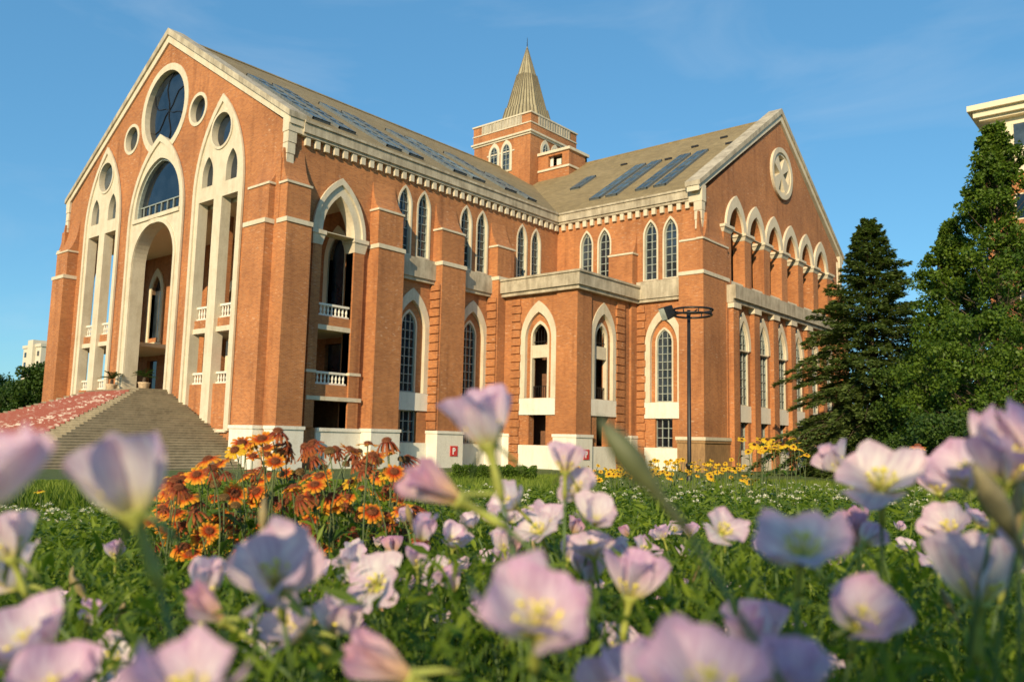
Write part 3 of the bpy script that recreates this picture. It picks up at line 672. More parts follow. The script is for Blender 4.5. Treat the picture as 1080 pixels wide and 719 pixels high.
for (y, x) in ((38.6, 16.0), (39.2, 23.4), (37.6, 27.6), (36.9, 21.9), (38.0, 29.0), (40.1, 25.9)):
    p = roofT(y, x, 0.0); hk.box(p.x-0.35, p.x+0.35, p.y-0.1, p.y+0.1, p.z, p.z+0.16)
P('roof_hook', hk, LEADMET)

# ---------------- tower and spire
TY, TW = 42.6, 4.15
P('tower_wall', MB().box(-TW, TW, TY-TW, TY+TW, 24, 34.0), BRICK)
P('tower_cornice', MB().box(-TW-0.28, TW+0.28, TY-TW-0.28, TY+TW+0.28, 34.0, 34.2).box(-TW-0.12, TW+0.12, TY-TW-0.12, TY+TW+0.12, 33.8, 34.0), WHITE)
P('tower_parapet', MB().box(-TW-0.08, TW+0.08, TY-TW-0.08, TY+TW+0.08, 34.2, 36.15), BRICK)
P('parapet_coping', MB().box(-TW-0.2, TW+0.2, TY-TW-0.2, TY+TW+0.2, 36.15, 36.32).box(-TW-0.16, TW+0.16, TY-TW-0.16, TY+TW+0.16, 35.05, 35.18), WHITE)
pn = MB(); pb = MB()
for s in (-1, 1):
    for k in range(13):
        u = -2.75+k*5.5/12; pb.box(u-0.11, u+0.11, TY-TW-0.16, TY-TW-0.06, 35.2, 36.13) if s < 0 else pb.box(TW+0.06, TW+0.16, TY+u-0.11, TY+u+0.11, 35.2, 36.13)
pn.box(-2.95, 2.95, TY-TW-0.11, TY-TW-0.06, 35.2, 36.13).box(TW+0.06, TW+0.11, TY-2.95, TY+2.95, 35.2, 36.13)
P('parapet_panel', pn, plain('panel_grey', (0.42, 0.38, 0.30), 0.8)); P('parapet_louvre', pb, CONC)
def twin(M, us, z0, zs, za):
    for u in us: window(M, u, 0.52, z0, zs, za, -0.03, fw=0.30, cols=2, rowh=0.6, proud=0.1)
twin(MY(TY-TW), (-1.0, 0.8), 30.3, 32.5, 33.35); twin(MX(TW), (41.0, 42.8), 30.3, 32.5, 33.35)
P('string_course', MB().box(-2.1, 1.95, TY-TW-0.07, TY-TW+0.1, 32.35, 32.5), WHITE)
bx = P('turret_box', MB().plate(MY(39.9), rect(TW-0.1, 8.3, 26.3, 31.55), [rect(5.5, 7.4, 30.1, 31.3)], 0, 0.3).box(8.05, 8.3, 40.2, 43.2, 26.3, 31.55).box(TW, 8.3, 42.9, 43.2, 26.3, 31.55), BRICK)
P('string_course', MB().box(TW, 8.42, 39.78, 43.3, 29.7, 29.92).box(TW, 8.5, 39.7, 43.4, 31.55, 31.85), WHITE, bx)
P('louvre', MB().box(5.5, 5.9, 40.3, 40.36, 30.1, 31.3).box(6.3, 6.9, 40.4, 40.46, 30.1, 31.0), PLASTER, bx); P('dark_room', MB().box(TW, 8.0, 41.2, 42.8, 26.5, 31.5), DARKIN, bx)
sp = MB(); rim = MB()
def spr(z): return 3.42*(1-(z-35.2)/11.4)
lev = [(35.2, 3.5), (38.55, spr(38.55)+0.12), (38.56, spr(38.55)-0.02), (42.9, spr(42.9)+0.08), (42.91, spr(42.9)-0.03), (46.6, 0.04)]
P('spire', sp.lathe((0, TY, 0), [(r, z) for z, r in lev], 8, a0=math.pi/8), COPPER)
for k in range(8):
    a0 = math.pi/8+k*math.pi/4
    for j in range(5):
        t = j/5
        def pt(z, r): 
            p = Vector((math.cos(a0), math.sin(a0), 0))*(1-t) + Vector((math.cos(a0+math.pi/4), math.sin(a0+math.pi/4), 0))*t; return Vector((0, TY, z)) + p*r
        rim.tube([pt(35.2, 3.55), pt(38.5, spr(38.5)+0.16)], 0.075, 4); rim.tube([pt(38.6, spr(38.6)+0.03), pt(42.85, spr(42.85)+0.12)], 0.06, 4)
        if j in (0, 3): rim.tube([pt(42.95, spr(42.95)+0.02), pt(46.4, 0.07)], 0.04, 4)
P('spire_seam', rim, plain('seam_brown', (0.15, 0.125, 0.075), 0.7))
P('finial', MB().tube([(0, TY, 46.3), (0, TY, 47.7)], [0.06, 0.02], 6), LEADMET)
P('tower_roof', MB().box(-TW+0.1, TW-0.1, TY-TW+0.1, TY+TW-0.1, 34.3, 36.2), ROOF)

# ---------------- grand steps
def build_steps():
    z0, z1, n = 3.66, -1.5, 34; rise = (z0-z1)/n; run = rise/0.415
    st = thing('grand_stair', (0, -6, GB), 'broad grey stair climbing to the tall portal, red covering on its front', 'steps')
    mb = MB(); red = MB()
    xl, xr, yd = -4.6, 3.5, 2.1
    for k in range(n):
        zt = z0-k*rise; e = k*run
        mb.box(xl-e, xr+e, -yd-e, 0.0-0.002*(k > 0)-0.001, z1-0.2, zt-0.05)
        mb.box(xl-e-0.03, xr+e+0.03, -yd-e-0.03, 0.0-0.004*(k > 0)-0.002, zt-0.052, zt)
    P('flight', mb, STEP, st)
    wid = random.Random(4)
    for k in range(1, n):
        zt = z0-k*rise; e = k*run
        a, b = xl-e+1.0, xr+e*0.72-0.8
        red.box(a, b, -yd-e-0.05, -yd-e+run-0.05, zt+0.002, zt+0.016); red.box(a, b, -yd-e-0.066, -yd-e-0.048, zt-rise+0.018, zt+0.0165)
    m, nn, l, b = newmat('red_stair_covering'); pos = geopos(nn)
    mp = nn.new('ShaderNodeMapping'); mp.inputs['Scale'].default_value = (0.55, 0.2, 1.6); l.new(pos, mp.inputs[0])
    a = noise(nn, l, mp.outputs[0], 2.0, 5, 0.7); c = noise(nn, l, pos, 0.35, 2)
    r = ramp(nn, [(0.52, (0, 0, 0)), (0.56, (1, 1, 1))]); l.new(a.outputs[0], r.inputs[0]); r2 = ramp(nn, [(0.45, (0.1, 0.1, 0.1)), (0.6, (1, 1, 1))]); l.new(c.outputs[0], r2.inputs[0])
    f = mixc(nn, l, 1.0, r.outputs[0], r2.outputs[0], 'MULTIPLY'); cc = mixc(nn, l, f, (0.27, 0.075, 0.05), (0.52, 0.42, 0.35))
    l.new(cc, b.inputs['Base Color']); b.inputs['Roughness'].default_value = 0.85
    o = P('red_covering', red, m, st); o['label'] = 'faded red covering with white flecks on the front flight'
build_steps()

# ================================================================== OTHER BUILDINGS
def far_buildings():
    red_brick = BRICK
    o = ray(1044, 300); p = CAM + o*72; x0, y0 = p.x, p.y
    b = thing('corner_building', (x0, y0, -1.4), 'tall cream and red brick building behind the trees at the right edge', 'building')
    M = MY(y0); T = CAM.z + (ray(1044, 106)*72).z
    P('wall', MB().box(x0, x0+24, y0, y0+18, -1.5, T-6.4), red_brick, b)
    P('upper_wall', MB().box(x0+0.5, x0+23.5, y0+0.5, y0+17.5, T-6.4, T-1.0), CREAM, b)
    P('string_course', MB().box(x0-0.5, x0+24.5, y0-0.5, y0+18.5, T-5.0, T-4.35).box(x0-0.2, x0+24.2, y0-0.2, y0+18.2, T-6.4, T-5.0), CREAM, b)
    P('cornice', MB().box(x0-0.6, x0+24.6, y0-0.6, y0+18.6, T-0.9, T-0.35).box(x0-1.0, x0+25, y0-1.0, y0+19, T-0.35, T+0.15).box(x0-0.2, x0+24.2, y0-0.2, y0+18.2, T-1.15, T-0.9), CREAM, b)
    for k in range(5):
        for z in (T-4.0, T-10.5, T-14.5, T-18.5):
            f = P('window', MB().plate(M, rect(x0+2.2+k*4.4, x0+4.0+k*4.4, z, z+2.3), [rect(x0+2.3+k*4.4, x0+3.9+k*4.4, z+0.1, z+2.2)], -0.06+(0.5 if z > T-5 else 0), 0.6), CREAM, b)
            P('pane', MB().mbox(M, x0+2.3+k*4.4, x0+3.9+k*4.4, z+0.1, z+2.2, -0.03+(0.5 if z > T-5 else 0), 0.58), GLASS, f)
    # pale apartment block far left, turned a little
    p = CAM + ray(22, 400)*260
    b = thing('apartment_block', (p.x, p.y, -1.4), 'pale cream apartment block far away beyond the dark roof on the left', 'building')
    T = CAM.z + (ray(22, 366)*260).z
    pale = stone_mat('pale_cream_wall', (0.62, 0.56, 0.44), (0.42, 0.38, 0.30), 0.4)
    P('wall', MB().box(p.x, p.x+14, p.y, p.y+14, -1.5, T-0.4), pale, b); P('parapet', MB().box(p.x-0.3, p.x+14.3, p.y-0.3, p.y+14.3, T-0.4, T+0.5), pale, b)
    P('stair_tower', MB().box(p.x+6, p.x+10, p.y-1.0, p.y+5, -1.5, T+1.8), pale, b)
    for k, u in enumerate((1.2, 3.6, 11.2)):
        for j in range(7):
            z = T-3.2-j*3.1; P('window', MB().box(p.x+u, p.x+u+1.5, p.y-0.08, p.y+0.05, z, z+1.5), GLASS, b)
    for j in range(7):
        z = T-3.2-j*3.1
        for v in (2, 6, 10): P('window', MB().box(p.x+13.95, p.x+14.08, p.y+v, p.y+v+1.6, z, z+1.5), GLASS, b)
    p = CAM + ray(4, 420)*135
    b = thing('low_house', (p.x, p.y, -1.4), 'low house with a dark grey pitched roof among the trees on the left', 'house')
    E = CAM.z + (ray(4, 414)*135).z
    P('wall', MB().box(p.x-10, p.x+9, p.y, p.y+9, -1.5, E), CREAM, b); P('roof', slope((p.x-11, p.y-0.8, E-0.2), (p.x+10, p.y-0.8, E-0.2), (p.x-11, p.y+4.5, E+2.3), (p.x+10, p.y+4.5, E+2.3)), plain('dark_roof', (0.06, 0.055, 0.055), 0.8), b)
    P('roof', slope((p.x-11, p.y+9.8, E-0.2), (p.x+10, p.y+9.8, E-0.2), (p.x-11, p.y+4.5, E+2.3), (p.x+10, p.y+4.5, E+2.3)), plain('dark_roof_back', (0.06, 0.055, 0.055), 0.8), b)
    P('window', MB().box(p.x+4, p.x+6, p.y-0.05, p.y+0.1, E-2.6, E-1.0), GLASS, b)
far_buildings()

# ================================================================== TREES
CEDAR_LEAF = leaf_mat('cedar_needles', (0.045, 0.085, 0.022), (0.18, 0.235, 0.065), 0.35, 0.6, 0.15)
GINKGO_LEAF = leaf_mat('ginkgo_leaf', (0.033, 0.078, 0.008), (0.135, 0.205, 0.020), 0.35, 0.5, 0.25)
DARK_LEAF = leaf_mat('dark_broadleaf', (0.020, 0.052, 0.008), (0.075, 0.125, 0.018), 0.3, 0.5, 0.25)
BARK = plain('bark', (0.085, 0.06, 0.04), 0.95, var=0.5, scale=9)

def cedar(base, H, R, seed):
    r = np.random.default_rng(seed); t = thing('cedar_tree', base, 'dark conical cedar with drooping tiers beside the far gable', 'tree')
    tr = MB().tube([(base.x+0.15*math.sin(k), base.y+0.12*math.cos(k*1.7), base.z-0.1+H*0.97*k/8) for k in range(9)], [0.42*(1-k/8.3)+0.02 for k in range(9)], 8)
    P('trunk', tr, BARK, t, True)
    limbs = MB(); Ps = []; Ds = []; Ns = []; Ls = []; Wd = []; Tn = []
    z = 0.6; lev = 0
    while z < H*0.985:
        f = z/H; rad = R*(1-f)**0.92*(0.82+0.40*r.random())+0.10; nb = int(7+5*(1-f)); a0 = r.random()*6.28
        for k in range(nb):
            a = a0+6.28*k/nb+r.normal(0, 0.16); L = rad*(0.66+0.5*r.random()) if r.random() > 0.1 else rad*0.45
            d = np.array([math.cos(a), math.sin(a), 0]); s = np.array([-d[1], d[0], 0])
            rise = 0.16+0.5*f; droop = 0.34*(1-f)+0.10
            def pos(q): return np.array([base.x, base.y, base.z+z]) + d*L*q + np.array([0, 0, L*(rise*q-droop*q*q*1.25)])
            limbs.tube([pos(q) for q in (0, 0.35, 0.7, 1.0)], [0.05*(1-f)+0.02, 0.04*(1-f)+0.012, 0.02, 0.006], 4, False)
            m = int(110+420*L/R)
            q = np.sqrt(r.random(m))*0.97+0.03; side = r.choice([-1, 1], m); ext = L*0.36*(1.05-q)*r.random(m)**0.7+0.03
            pp = np.array([pos(x) for x in q]) + s*(side*ext)[:, None] + np.array([0, 0, 1])*(-0.28*ext+r.normal(0, 0.07, m))[:, None]
            dd = d*(0.75) + s*(side*r.uniform(0.2, 1.0, m))[:, None] + np.array([0, 0, 1])*r.uniform(-0.55, 0.12, m)[:, None]
            nn = np.array([0, 0, 1.0]) + r.normal(0, 0.35, (m, 3))
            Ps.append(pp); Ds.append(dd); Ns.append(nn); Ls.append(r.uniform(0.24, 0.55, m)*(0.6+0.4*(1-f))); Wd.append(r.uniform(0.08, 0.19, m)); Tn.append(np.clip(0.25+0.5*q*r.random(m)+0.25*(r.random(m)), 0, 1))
        z += (0.40+0.22*r.random())*(1-0.45*f); lev += 1
    P('limb', limbs, BARK, t)
    V, F = leaves(np.concatenate(Ps), np.concatenate(Ds), np.concatenate(Ns), np.concatenate(Ls), np.concatenate(Wd), -0.06)
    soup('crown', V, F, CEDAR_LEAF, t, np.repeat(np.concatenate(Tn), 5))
    return t

def broadleaf(name, base, H, envelope, label, mat, seed, clusters=150, per=170, leaf=(0.16, 0.30), cr=0.75, cat='tree', upright=0.6, low=0.06, trunk_r=0.24, group=None):
    """envelope(f, angle) -> crown radius at height fraction f"""
    r = np.random.default_rng(seed); t = thing(name, base, label, cat, group)
    B = np.array(base)
    P('trunk', MB().tube([B + np.array([0.1*math.sin(k*1.3+seed), 0.1*math.cos(k), -0.2+H*0.93*k/7]) for k in range(8)], [trunk_r*(1-k/7.4)+0.015 for k in range(8)], 8), BARK, t, True)
    C_ = []; limbs = MB()
    for i in range(clusters):
        f = low+(0.985-low)*r.random()**0.9; a = r.random()*6.28; R = envelope(f, a); q = r.random()**0.45
        if r.random() < 0.05: q *= 1.18
        c = B + np.array([math.cos(a)*R*q, math.sin(a)*R*q, H*f]); C_.append((c, f, q, R))
        if i % 2 == 0 and q > 0.35:
            h0 = max(0.05, f-upright*R*q/H-0.02)
            a_ = B+np.array([0, 0, H*h0]); m_ = a_*0.5+c*0.5+np.array([0, 0, -0.12*R*q]); limbs.tube([a_, m_, c], [0.06*(1.05-f)+0.01, 0.035*(1.05-f)+0.01, 0.008], 4, False)
    P('limb', limbs, BARK, t)
    Ps = []; Ds = []; Ns = []; Tn = []
    for c, f, q, R in C_:
        m = int(per*r.uniform(0.5, 1.3)); k = cr*r.uniform(0.55, 1.25)*(0.55+0.45*min(1, R/2.2))
        v = r.normal(0, 1, (m, 3)); v /= np.linalg.norm(v, axis=1, keepdims=True); v *= (r.random(m)**0.5)[:, None]*k; v[:, 2] *= 0.8
        Ps.append(c+v); Ds.append(r.normal(0, 1, (m, 3))+np.array([0, 0, -0.25])+v/k*0.7); Ns.append(r.normal(0, 0.7, (m, 3))+np.array([0, 0, 0.8])+v/k*0.5)
        Tn.append(np.clip(r.normal(r.uniform(0.25, 0.75), 0.16, m), 0, 1))
    Ps = np.concatenate(Ps); n = len(Ps); L = r.uniform(leaf[0], leaf[1], n)
    V, F = leaves(Ps, np.concatenate(Ds), np.concatenate(Ns), L, L*0.75, 0.05)
    soup('crown', V, F, mat, t, np.repeat(np.concatenate(Tn), 5))
    return t
def on_px(u, v_top, d, sink=0.0):
    b = on_ground(u, d); top = CAM.z + (ray(u, v_top)*d).z; return b, top-b.z
b, H = on_px(924, 221, 58); cedar(b, H, 8.0, 3)
def cone_env(R, p=0.75, wob=0.18, ph=0.0, bottom=0.25):
    return lambda f, a: R*min(1, (f/bottom)**0.5)*(1-f)**p*(1+wob*math.sin(3*a+ph+9*f)+wob*0.7*math.sin(5*a+17*f+ph))+0.15
def ball_env(R, wob=0.2, ph=0.0):
    return lambda f, a: R*math.sqrt(max(0.02, 1-((f-0.52)/0.50)**2))*(1+wob*math.sin(3*a+ph+7*f)+wob*0.6*math.sin(6*a+11*f))
b, H = on_px(1064, 112, 44); broadleaf('ginkgo_tree', b, H, cone_env(5.0, 0.78, 0.34, 0.5, 0.2), 'tallest ginkgo tree at the right edge, its tip covering the cream building', GINKGO_LEAF, 5, 640, 105, (0.10, 0.24), 0.46, trunk_r=0.22)
b, H = on_px(1014, 222, 47); broadleaf('ginkgo_tree', b, H, cone_env(4.5, 0.85, 0.36, 2.1, 0.2), 'shorter ginkgo tree with ragged tip between the cedar and the tallest ginkgo', GINKGO_LEAF, 8, 520, 95, (0.10, 0.24), 0.44, trunk_r=0.18)
b, H = on_px(1040, 330, 39); broadleaf('leafy_tree', b, H, ball_env(3.4, 0.22, 1.0), 'low round leafy tree in front of the two ginkgo trees', GINKGO_LEAF, 9, 260, 130, (0.09, 0.22), 0.55, low=0.03, trunk_r=0.14)
b, H = on_px(978, 372, 50); broadleaf('leafy_tree', b, H, ball_env(3.2, 0.2, 2.2), 'dark leafy tree in shade just right of the cedar', DARK_LEAF, 10, 120, 200, (0.14, 0.26), 0.75, low=0.03, trunk_r=0.14)
b, H = on_px(1110, 250, 52); broadleaf('leafy_tree', b, H, ball_env(5.5, 0.2, 0.2), 'broad dark tree mostly cut off by the right edge', DARK_LEAF, 12, 160, 200, (0.16, 0.3), 0.9, trunk_r=0.2)
b, H = on_px(950, 425, 72); broadleaf('leafy_tree', b, H, ball_env(5.0, 0.2, 4.2), 'distant dark tree low behind the foot of the cedar', DARK_LEAF, 13, 110, 180, (0.2, 0.34), 0.95, low=0.02, trunk_r=0.15)
b, H = on_px(1010, 440, 33); broadleaf('shrub', b, H, ball_env(2.4, 0.2, 1.2), 'dark bushy shrub under the ginkgo trees at right', DARK_LEAF, 15, 90, 180, (0.10, 0.18), 0.6, 'shrub', low=0.02, trunk_r=0.06)
b, H = on_px(1075, 435, 32); broadleaf('shrub', b, H, ball_env(2.6, 0.2, 3.2), 'leafy shrub at the right edge under the tallest ginkgo', DARK_LEAF, 16, 90, 180, (0.10, 0.18), 0.6, 'shrub', low=0.02, trunk_r=0.06)
b, H = on_px(38, 386, 92); broadleaf('leafy_tree', b, H, ball_env(3.2, 0.2, 0.7), 'bushy green tree standing against the left end of the brick hall', DARK_LEAF, 21, 130, 170, (0.22, 0.4), 1.0, low=0.03)
b, H = on_px(12, 402, 100); broadleaf('leafy_tree', b, H, ball_env(3.6, 0.2, 1.7), 'dark round tree under the dark roof at the left edge', DARK_LEAF, 22, 110, 170, (0.22, 0.4), 1.0, low=0.03)
b, H = on_px(-22, 395, 105); broadleaf('leafy_tree', b, H, ball_env(4.2, 0.2, 2.7), 'dark tree cut off by the left edge of the view', DARK_LEAF, 23, 110, 170, (0.22, 0.4), 1.0, low=0.03)
# clipped hedge by the wall foot
def hedge(u0, u1, v, d, h, label, seed):
    r = np.random.default_rng(seed); a = on_ground(u0, d); c = on_ground(u1, d); n = 5200
    q = r.random(n); base = np.array(a)[None]*(1-q[:, None])+np.array(c)[None]*q[:, None]; base += r.uniform(-0.4, 0.4, (n, 1))*np.array(FH)[None]
    base[:, 2] += h*r.random(n)**0.5+0.03*np.sin(q*40)
    L = r.uniform(0.05, 0.11, n); V, F = leaves(base, r.normal(0, 1, (n, 3)), r.normal(0, 0.6, (n, 3))+np.array([0, 0, 1]), L, L*0.6)
    o = soup('hedge', V, F, GINKGO_LEAF, None, np.repeat(np.clip(r.normal(0.6, 0.2, n), 0, 1), 5)); tag(o, label, 'hedge')
hedge(478, 566, 500, 30, 0.62, 'low clipped green hedge at the foot of the white plinth', 31)

# ================================================================== STREET FURNITURE, SIGNS, POTS
def lamp():
    b = on_ground(727, 33); top = CAM.z + (ray(724, 324)*33).z
    t = thing('street_lamp', b, 'slim black lamp post with a flat double ring and one spotlight', 'street lamp')
    P('pole', MB().tube([b, (b.x, b.y, b.z+0.9), (b.x, b.y, top)], [0.095, 0.085, 0.07], 12).lathe(b, [(0.22, 0), (0.22, 0.05), (0.12, 0.12), (0.11, 0.75), (0.15, 0.78), (0.15, 0.86), (0.085, 0.92)], 12), LEADMET, t, True)
    ring = MB()
    for z, R in ((top, 0.80), (top-0.2, 0.76)):
        pts = [(b.x+0.16*RH.x+R*math.cos(a), b.y+0.16*RH.y+R*math.sin(a), z) for a in [2*math.pi*k/28 for k in range(29)]]
        ring.tube(pts, 0.045, 6)
    for k in range(8):
        a = 2*math.pi*k/8; ring.tube([(b.x+0.16*RH.x+0.79*math.cos(a), b.y+0.16*RH.y+0.79*math.sin(a), top), (b.x+0.16*RH.x+0.75*math.cos(a), b.y+0.16*RH.y+0.75*math.sin(a), top-0.22)], 0.025, 5)
    for s in (RH, FH): ring.tube([Vector((b.x+0.16*RH.x, b.y+0.16*RH.y, top-0.1))-s*0.78, Vector((b.x+0.16*RH.x, b.y+0.16*RH.y, top-0.1))+s*0.78], 0.03, 5)
    P('ring', ring, LEADMET, t, True)
    h = Vector((b.x, b.y, top-0.05))-RH*0.72; d = (-RH*0.75-Vector((0, 0, 0.35))-FH*0.3).normalized(); s = d.cross(Vector((0, 0, 1))).normalized(); w = d.cross(s)
    def C8(o, hx, hy, l): return [o+s*(-hx)+w*(-hy), o+s*hx+w*(-hy), o+s*hx+w*hy, o-s*hx+w*hy, o+d*l-s*hx*1.15-w*hy*1.15, o+d*l+s*hx*1.15-w*hy*1.15, o+d*l+s*hx*1.15+w*hy*1.15, o+d*l-s*hx*1.15+w*hy*1.15]
    hd = P('lamp_head', MB().hexa(C8(h, 0.2, 0.24, 0.4)).tube([h+RH*0.15, h+d*0.1], 0.05, 6), LEADMET, t)
    P('lens', MB().hexa(C8(h+d*0.395, 0.17, 0.21, 0.03)), glass_mat('lamp_lens', (0.25, 0.25, 0.22), 0.15), hd)
lamp()
def letter_p(M, u, z, h, d):
    w = h*0.58; th = h*0.2; r = h*0.28
    outer = [(u-w/2, z-h/2), (u-w/2+th, z-h/2), (u-w/2+th, z-h*0.06)] + [(u-w/2+w-r+r*math.cos(a), z+h/2-r+r*math.sin(a)) for a in [(-90+180*k/10)*math.pi/180 for k in range(11)]] + [(u-w/2, z+h/2)]
    hole = [(u-w/2+th, z+h*0.12), (u+w/2-r, z+h*0.12)] + [(u-w/2+w-r+(r-th*0.8)*math.cos(a), z+h/2-r+(r-th*0.8)*math.sin(a)) for a in [(-80+160*k/8)*math.pi/180 for k in range(9)]] + [(u-w/2+th, z+h/2-th*0.8)]
    return MB().plate(M, outer, [hole], d-0.012, d)
SIGNRED = plain('sign_red', (0.55, 0.03, 0.03), 0.45, var=0.08); SIGNWHITE = plain('sign_white', (0.8, 0.8, 0.78), 0.5, var=0.05)
def sign(M, u, z, s, d, label):
    o = MB().mbox(M, u-s/2, u+s/2, z-s/2, z+s/2, d-0.05, d).build('parking_sign', SIGNRED); tag(o, label, 'sign', 'red parking signs on the plinths')
    letter_p(M, u, z, s*0.66, d-0.051).build('letter', SIGNWHITE, o)
sign(MX(XS+1.16), 14.35, -0.15, 0.72, 0.0, 'square red P sign on the white plinth left of the corner block')
sign(MX(BX+0.24), 20.75, -0.2, 0.72, 0.0, 'square red P sign on the corner block plinth, right of the other one')
def banner():
    tag(MB().box(9.35, 10.45, 1.0, 1.06, 5.0, 6.3).build('red_banner', plain('banner_red', (0.45, 0.02, 0.03), 0.6)), 'small red banner hanging inside the right hand twin opening', 'banner')
banner()
def palm(x, y, z, s, label, seed):
    r = random.Random(seed); t = thing('potted_palm', (x, y, z), label, 'potted plant', 'potted palms at the portal')
    P('pot', MB().lathe((x, y, z), [(0.26*s, 0), (0.36*s, 0.1*s), (0.42*s, 0.45*s), (0.46*s, 0.5*s), (0.46*s, 0.56*s), (0.38*s, 0.56*s), (0.34*s, 0.48*s)], 16), plain('clay_pot', (0.55, 0.40, 0.25), 0.8), t, True)
    P('trunk', MB().tube([(x, y, z+0.45*s), (x+0.03, y, z+0.95*s)], [0.15*s, 0.12*s], 8), BARK, t)
    Ps = []; Ds = []; Ns = []
    for k in range(26):
        a = 6.28*k/26+r.random()*0.3; e = r.uniform(0.25, 1.25); L = r.uniform(0.9, 1.25)*s; d = Vector((math.cos(a)*math.cos(e), math.sin(a)*math.cos(e), math.sin(e)))
        for j in range(1, 15):
            q = j/14; p = Vector((x, y, z+0.95*s)) + d*L*q - Vector((0, 0, 0.42*L*q*q)); sd_ = d.cross(Vector((0, 0, 1))).normalized()
            for sg in (-1, 1): Ps.append(p); Ds.append(d*0.5+sd_*sg*0.9); Ns.append(Vector((0, 0, 1)))
    V, F = leaves(np.array(Ps), np.array(Ds), np.array(Ns), 0.27*s, 0.05*s); soup('frond', V, F, DARK_LEAF, t, np.full(len(V), 0.6))
palm(-3.3, -0.9, 3.66, 0.9, 'potted palm at the left side of the tall portal', 3); palm(1.7, -0.9, 3.66, 0.9, 'potted palm at the right side of the tall portal', 4)

# ================================================================== FLOWER BED
def hor(u): return 452.4+0.0218*u
YT_PX = np.array([-200, 0, 150, 175, 240, 330, 430, 480, 560, 600, 700, 780, 850, 960, 1080, 1300]); YT_V = np.array([530, 534, 532, 520, 506, 500, 502, 508, 512, 508, 502, 498, 500, 508, 515, 520])
def ztop(u, d): return 0.7-(np.interp(u, YT_PX, YT_V)-hor(u))/FPX*d
CW = np.array(CAM); AX = [np.array(a) for a in (FH, RH)]
def field(n, d0, d1, power, r, margin=90):
    """random ground points inside the view wedge; returns px column, depth, x, y"""
    q = r.random(n); d = (d0**power+(d1**power-d0**power)*q)**(1/power); u = r.uniform(-margin, 1080+margin, n)
    s = (u-540)/FPX*d; xy = CW[None, :2]+d[:, None]*AX[0][None, :2]+s[:, None]*AX[1][None, :2]
    return u, d, xy
def ground_z(d): return 0.03-1.36*np.clip((d-1.5)/44, 0, 1)
BED_LEAF = leaf_mat('bed_leaf', (0.040, 0.095, 0.008), (0.225, 0.295, 0.028), 0.40, 0.5, 0.25)
GRASS_LEAF = leaf_mat('grass_blade', (0.055, 0.110, 0.010), (0.25, 0.31, 0.045), 0.45, 0.5, 0.2)
